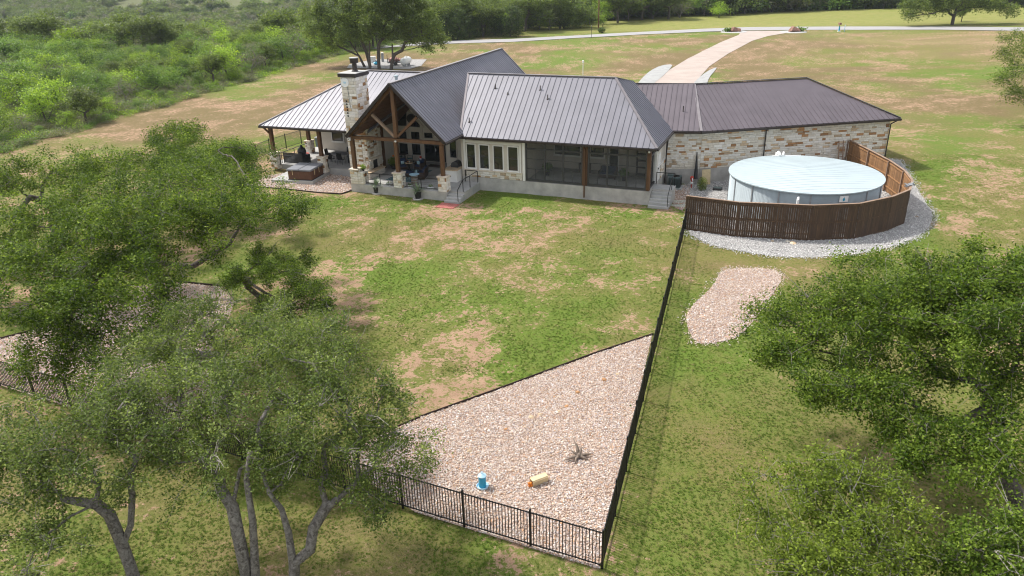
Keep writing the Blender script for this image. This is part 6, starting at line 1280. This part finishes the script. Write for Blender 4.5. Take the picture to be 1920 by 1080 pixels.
gtree('live_oak', 'wide pale green oak standing beyond the lane left of the utility pole', 1050, 54, 208, [(1000, 40, 0, 3.2), (985, 30, 2, 3), (1020, 20, 0, 3.6), (1045, 8, 0, 4), (1075, 18, 0, 3.8), (1095, 30, 2, 3), (1060, 35, 0, 3.2), (1030, 44, 0, 2.4), (1085, 42, 3, 2.6), (1040, -8, 2, 3.5), (1000, 10, 3, 3)], lsize=.42, dens=1.6, nleaf=120, seed=64, spread=.95)
gtree('live_oak', 'large spreading oak with a thick trunk on the far pasture at upper right', 1785, 47, 190, [(1720, 22, 0, 2.6), (1745, 8, 0, 3.2), (1785, 2, 0, 3.6), (1825, 6, 0, 3.4), (1860, 10, 0, 3.0), (1885, 16, 0, 2.2), (1710, 12, 2, 2.2), (1800, 14, 3, 2.8), (1760, 18, 2, 2.6), (1845, -5, 2, 3.2), (1750, -10, 2, 3.2), (1705, 28, 0, 1.6), (1898, 24, 0, 1.2)], lsize=.38, dens=2, nleaf=110, seed=65, tr=.55, spread=.9)
def proto(kind, k):
    g = random.Random(k * 7 + 1); b_ = (0, 0, 0)
    if kind == 'oak':
        L_ = [(g.uniform(-2.6, 2.6), g.uniform(-2.6, 2.6), g.uniform(3.4, 6.4), g.uniform(1.4, 2.2)) for _ in range(9)] + [(0, 0, 6, 2)]
        return make_tree('oak_tree', 'x', 'oak tree', b_, [[(0, 0, -.3), (.1, 0, 1.2), (.2, .1, 2.4)]], L_, MT['leaff'], MT['barkd'], 3.2, 60, .36, .7, seed=100 + k, trunk_r=.25, twigs=0, tipr=.03)
    if kind == 'juniper':
        L_ = [(g.uniform(-.5, .5), g.uniform(-.5, .5), z, r) for z, r in ((.9, 1.6), (1.8, 1.6), (2.7, 1.4), (3.6, 1.1), (4.4, .8))]
        return make_tree('juniper_tree', 'x', 'juniper', b_, [[(0, 0, -.3), (0, 0, .5), (0, 0, 1)]], L_, MT['leafj'], MT['barkd'], 7, 55, .26, .45, seed=120 + k, trunk_r=.15, twigs=0, tipr=.03)
    lm, nm = {'bright': ('leafb', 'mesquite_tree'), 'mid': ('leafm', 'brush_tree'), 'grey': ('leafg', 'bare_scrub')}[kind]
    L_ = [(math.cos(a) * g.uniform(.6, 1.5), math.sin(a) * g.uniform(.6, 1.5), g.uniform(1.1, 2.9), g.uniform(.6, 1.0)) for a in [g.uniform(0, 6.3) for _ in range(9)]] + [(0, 0, 2.9, .9), (0, 0, 1.2, 1)]
    return make_tree(nm, 'x', 'shrub', b_, [[(0, 0, -.2), (.1, 0, .5)], [(.05, 0, -.2), (-.15, .1, .5)]], L_, MT[lm], MT['twig'] if kind == 'grey' else MT['barkd'], 9, 38 if kind != 'grey' else 16, .17, .38, seed=140 + k, trunk_r=.07, twigs=0 if kind != 'grey' else 3, tipr=.018)
PR_ = {}
for kd, n_ in (('oak', 4), ('juniper', 3), ('bright', 3), ('mid', 3), ('grey', 2)):
    PR_[kd] = [proto(kd, k) for k in range(n_)]
    for o in PR_[kd]: regkids(o)
used = set()
def bx_(y): return -53.7 + (y - 78) / 4.6 if y < 160 else -36 + (y - 160) * .55
def plant(kd, x, y, s_, label, group):
    o = rnd.choice(PR_[kd]); p = (x, y, h1(x, y) - .05); rz = rnd.random() * 6.28; sc3 = (s_ * rnd.uniform(.9, 1.15), s_ * rnd.uniform(.9, 1.15), s_ * rnd.uniform(.85, 1.1))
    if o.name not in used:
        used.add(o.name); o.location = p; o.rotation_euler = (0, 0, rz); o.scale = sc3; o['label'] = label; o['group'] = group; return o
    return copy_tree(o, p, rz, sc3, label, group)
LB = {'oak': 'dark grey green oak in the belt of trees across the background', 'juniper': 'dense dark green juniper in the belt of trees across the background', 'bright': 'airy bright green mesquite bush in the thicket at upper left', 'mid': 'plain green leafy bush in the thicket at upper left', 'grey': 'greyish half bare scrub bush in the thicket at upper left'}
GR = {'oak': 'oaks of the background woods', 'juniper': 'junipers of the background woods', 'bright': 'bright green mesquite of the thicket', 'mid': 'green bushes of the thicket', 'grey': 'grey scrub of the thicket'}
edge = [(800, 82), (860, 76), (960, 66), (1048, 55), (1120, 47), (1200, 40), (1300, 33), (1400, 26), (1500, 21), (1600, 17), (1760, 15), (1920, 14), (2060, 14)]
def edge_y(px):
    for (a, b), (c, d) in zip(edge, edge[1:]):
        if a <= px <= c: return b + (d - b) * (px - a) / (c - a)
    return 14
px = 815; 
spots = []
while px < 1990:
    for r_ in range(3):
        p = gz(px + rnd.uniform(-9, 9), edge_y(px) - .6, -.25); dirv = Vector((p.x, p.y, 0)).normalized(); p = p + dirv * (2 + r_ * 9 + rnd.uniform(-2, 3))
        kd = rnd.choice(['oak', 'oak', 'grey', 'juniper', 'mid', 'oak', 'bright']) if px > 1000 else rnd.choice(['juniper', 'juniper', 'oak'])
        spots.append((kd, p.x, p.y, rnd.uniform(.8, 1.25) * {'oak': 1.15, 'juniper': 1.25, 'grey': 2.1, 'mid': 1.9, 'bright': 1.5}[kd]))
    px += 24
def where(x, y, s_, kd):
    a = pix((x, y, 0))[0]; size = 'small' if s_ < .8 else 'large' if s_ > 1.12 else 'middling'
    base = {'oak': 'grey green oak', 'juniper': 'dark juniper', 'bright': 'bright green mesquite', 'mid': 'plain green bush', 'grey': 'grey bare scrub'}[kd]
    if x < -20 and y < 172:
        e = bx_(y) - x; row = 'on the front edge of the thicket' if e < 5 else 'just inside the thicket edge' if e < 14 else 'deep in the thicket' if e < 35 else 'at the far side of the thicket'
        plc = 'at the frame edge' if a < 130 else 'left of the big oak top' if a < 300 else 'toward the porch roof' if a < 450 else 'by the chimney grove'
        return f'{base} {row} {plc}'
    plc = 'at the far upper left' if a < 250 else 'behind the thicket' if a < 560 else 'behind the chimney grove' if a < 820 else 'left of the far wide oak' if a < 990 else 'right of the utility pole' if a < 1350 else 'beyond the drive entrance' if a < 1600 else 'at the far upper right'
    return f'{size} {base} in the tree belt {plc}'
for kd, x, y, s_ in spots: plant(kd, x, y, s_, where(x, y, s_, kd), GR[kd])
for px, py, kd, s_, lb in ((940, 66, 'bright', 1.6, 'bright yellow green small tree among dark junipers beyond the lane'), (957, 68, 'juniper', 1.5, 'dark round juniper standing forward right of the bright small tree'), (1348, 33, 'bright', 1.5, 'bright green small tree at the woods edge above the drive'), (1700, 16, 'oak', .8, 'small oak at the woods edge left of the large far oak'), (1802, 41, 'oak', .45, 'little oak right beside the trunk of the large far oak'), (1130, 50, 'bright', .9, 'small yellow green bush right of the utility pole'), (830, 60, 'juniper', 1.7, 'dark juniper just right of the grove behind the roof')):
    p = on(px, py); plant(kd, p.x, p.y, s_, lb, None)
# the thicket on the left
cand = []; tries = 0; cell = {}
g = random.Random(5)
def bound_px(x, y): return x < bx_(y)
while tries < 16000:
    tries += 1; y = 58 + (262 - 58) * g.random() ** .8; x = bx_(y) - .8 - g.random() ** 1.0 * (y * .78 - 20 if y > 90 else 26); d0 = 2.9 if y < 175 else 4.8
    key = (int(x // 5), int(y // 5)); near = [q for i in (-1, 0, 1) for j in (-1, 0, 1) for q in cell.get((key[0] + i, key[1] + j), [])]
    if any((x - a) ** 2 + (y - b) ** 2 < d0 * d0 for a, b in near): continue
    a, b, k = pix((x, y, 1)); 
    if a < -60 or a > 720 or b > 620 or b < -20: continue
    cell.setdefault(key, []).append((x, y)); e = bx_(y) - x; zn = float(fbm([x], [y], 16, 91, 3)[0]); zb = float(fbm([x], [y], 26, 77, 2)[0])
    if y > 172: kd = g.choice(['oak', 'oak', 'juniper', 'mid', 'bright']); s_ = g.uniform(.6, 1.15) * (1.4 if kd in ('mid', 'bright') else 1)
    else:
        kd = g.choice(['bright', 'bright', 'mid']) if zn > .5 else g.choice(['mid', 'grey', 'mid', 'bright']); s_ = g.uniform(.45, 1.5) * (.55 if e < 4 else 1) * (.75 + .6 * zb)
        if g.random() < .05: kd, s_ = 'oak', .55
    cand.append((s_ * (2 if kd in ('oak', 'juniper') else 1) / k, kd, x, y, s_))
cand.sort(key=lambda c: -c[0]); cnt = {}; restp = []
for a, kd, x, y, s_ in cand:
    cnt[kd] = cnt.get(kd, 0) + 1
    if cnt[kd] <= (190 if kd in ('oak', 'juniper') else 240): plant(kd, x, y, s_, where(x, y, s_, kd), GR[kd])
    else: restp.append((x, y, h1(x, y), s_, kd))
def crownmesh(kd, k=0): return [c for c in KID[PR_[kd][k].name] if c.name.startswith('crown')][0].data
if restp:
    km = ['bright', 'mid', 'grey', 'oak', 'juniper']; A = np.array([(a, b, c) for a, b, c, _, _ in restp])
    scatter('thicket_fill', A, [r[3] for r in restp], [crownmesh(k) for k in km], None, 'mass of small bushes filling the far thicket', idx=np.array([km.index(r[4]) for r in restp]))
for px, py, kd, s_, lb in ((150, 118, 'bright', 2.1, 'tall airy bright green mesquite standing above the thicket at the left'), (268, 84, 'bright', 1.9, 'brightest rounded mesquite at the back of the thicket, right of centre'), (400, 88, 'bright', 1.9, 'broad bright mesquite at the back of the thicket below the far woods'), (492, 70, 'bright', 1.7, 'rounded yellow green mesquite at the right rear of the thicket'), (345, 150, 'bright', 1.5, 'bright mesquite leaning out of the middle of the thicket'), (430, 150, 'bright', 1.5, 'tall green mesquite on the front edge of the thicket'), (90, 232, 'bright', 1.5, 'yellow green mesquite near the front edge at the lower left'), (240, 122, 'bright', 1.0, 'low vivid yellow green bush in the middle of the thicket'), (100, 165, 'bright', 1.6, 'light green mesquite below the tall one at the left'), (20, 130, 'mid', 2.0, 'big green bush at the left frame edge of the thicket'), (190, 60, 'oak', 1.5, 'dark oak standing behind the thicket at upper left'), (300, 62, 'oak', 1.3, 'dark oak behind the thicket above the bright mesquite')):
    p = on(px, py); plant(kd, p.x, p.y, s_, lb, None)
# low undergrowth between the bushes
n_ = 9000; uy = 56 + 135 * rng.random(n_) ** .9; ux = np.array([bx_(v) for v in uy]) + 1.5 - np.abs(rng.random(n_)) * (uy * .78 - 16).clip(24, 200)
ug = []
for k, lm in enumerate(('leafm', 'leafg', 'leafb')):
    g2 = np.random.default_rng(k); q = g2.normal(size=(260, 3)) * np.array([.55, .55, .28]) + np.array([0, 0, .28]); q[:, 2] = np.abs(q[:, 2]); ug.append(quads_mesh(f'undergrowth_shape_{k}', q, .17, .5 + g2.normal(size=260) * .22, MT[lm], g=g2))
scatter('undergrowth', np.stack([ux, uy, hgt(ux, uy)], 1), rng.uniform(.4, 1.1, n_), ug, None, 'low mixed undergrowth between the thicket bushes', idx=rng.choice([0, 1, 1, 1, 0, 2], n_))
# woods beyond: hills and valley, read as one mass
def lowtree(nm, lm, seed, n=900, r=3.2, hh=5.2, ls=.75):
    g2 = np.random.default_rng(seed); c = g2.normal(size=(9, 3)) * np.array([1.6, 1.6, .8]) + np.array([0, 0, hh * .68]); q = c[g2.integers(0, 9, n)] + g2.normal(size=(n, 3)) * np.array([.85, .85, .65]); q[:, 2] = np.clip(q[:, 2], .4, None)
    return quads_mesh(nm, q, ls, .45 + g2.normal(size=n) * .22, MT[lm], g=g2)
lt = [lowtree('wood_shape_0', 'leaff', 1), lowtree('wood_shape_1', 'leaff', 2), lowtree('wood_shape_2', 'leafj', 3, 700, 2.4, 4.4), lowtree('wood_shape_3', 'leafg', 4, 500), lowtree('wood_shape_4', 'leafm', 5, 700, 2.4, 4)]
n_ = 42000; wy = 235 + 700 * rng.random(n_) ** 1.2; wx = rng.uniform(-.85, .85, n_) * (wy * 1.0)
ey = np.interp(wx, [-400, -110, -40, 10, 40, 156, 200, 500], [258, 258, 250, 228, 240, 262, 268, 300]); dens_ = fbm(wx, wy, 60, 15, 3)
kp = (wy > ey) & ((dens_ > .36) | ((wx > -20) & (wy < 330))) & ~((wx < -25) & (wy > 250) & (fbm(wx, wy, 32, 19, 3) > .56))
wx, wy = wx[kp], wy[kp]
scatter('woods', np.stack([wx, wy, hgt(wx, wy) - .3], 1), rng.uniform(.75, 1.35, len(wx)), lt, None, 'far oak and juniper woods covering the hills', idx=rng.choice([0, 0, 0, 1, 1, 2, 3, 3, 4], len(wx)))
# haze over the distance
hm = bpy.data.materials.new('haze_air'); hm.use_nodes = True; t = hm.node_tree; t.nodes.remove(t.nodes['Principled BSDF']); pv = t.nodes.new('ShaderNodeVolumePrincipled'); pv.inputs['Color'].default_value = (.80, .88, 1, 1); pv.inputs['Density'].default_value = .0001; pv.inputs['Anisotropy'].default_value = .2
t.links.new(pv.outputs[0], t.nodes['Material Output'].inputs['Volume'])
hz_o = link('haze', MB().bx(-1000, 1100, -90, 2250, -32, 75).mesh('haze', hm)); props(hz_o, 'thin bluish haze over the far hills', kind='stuff')
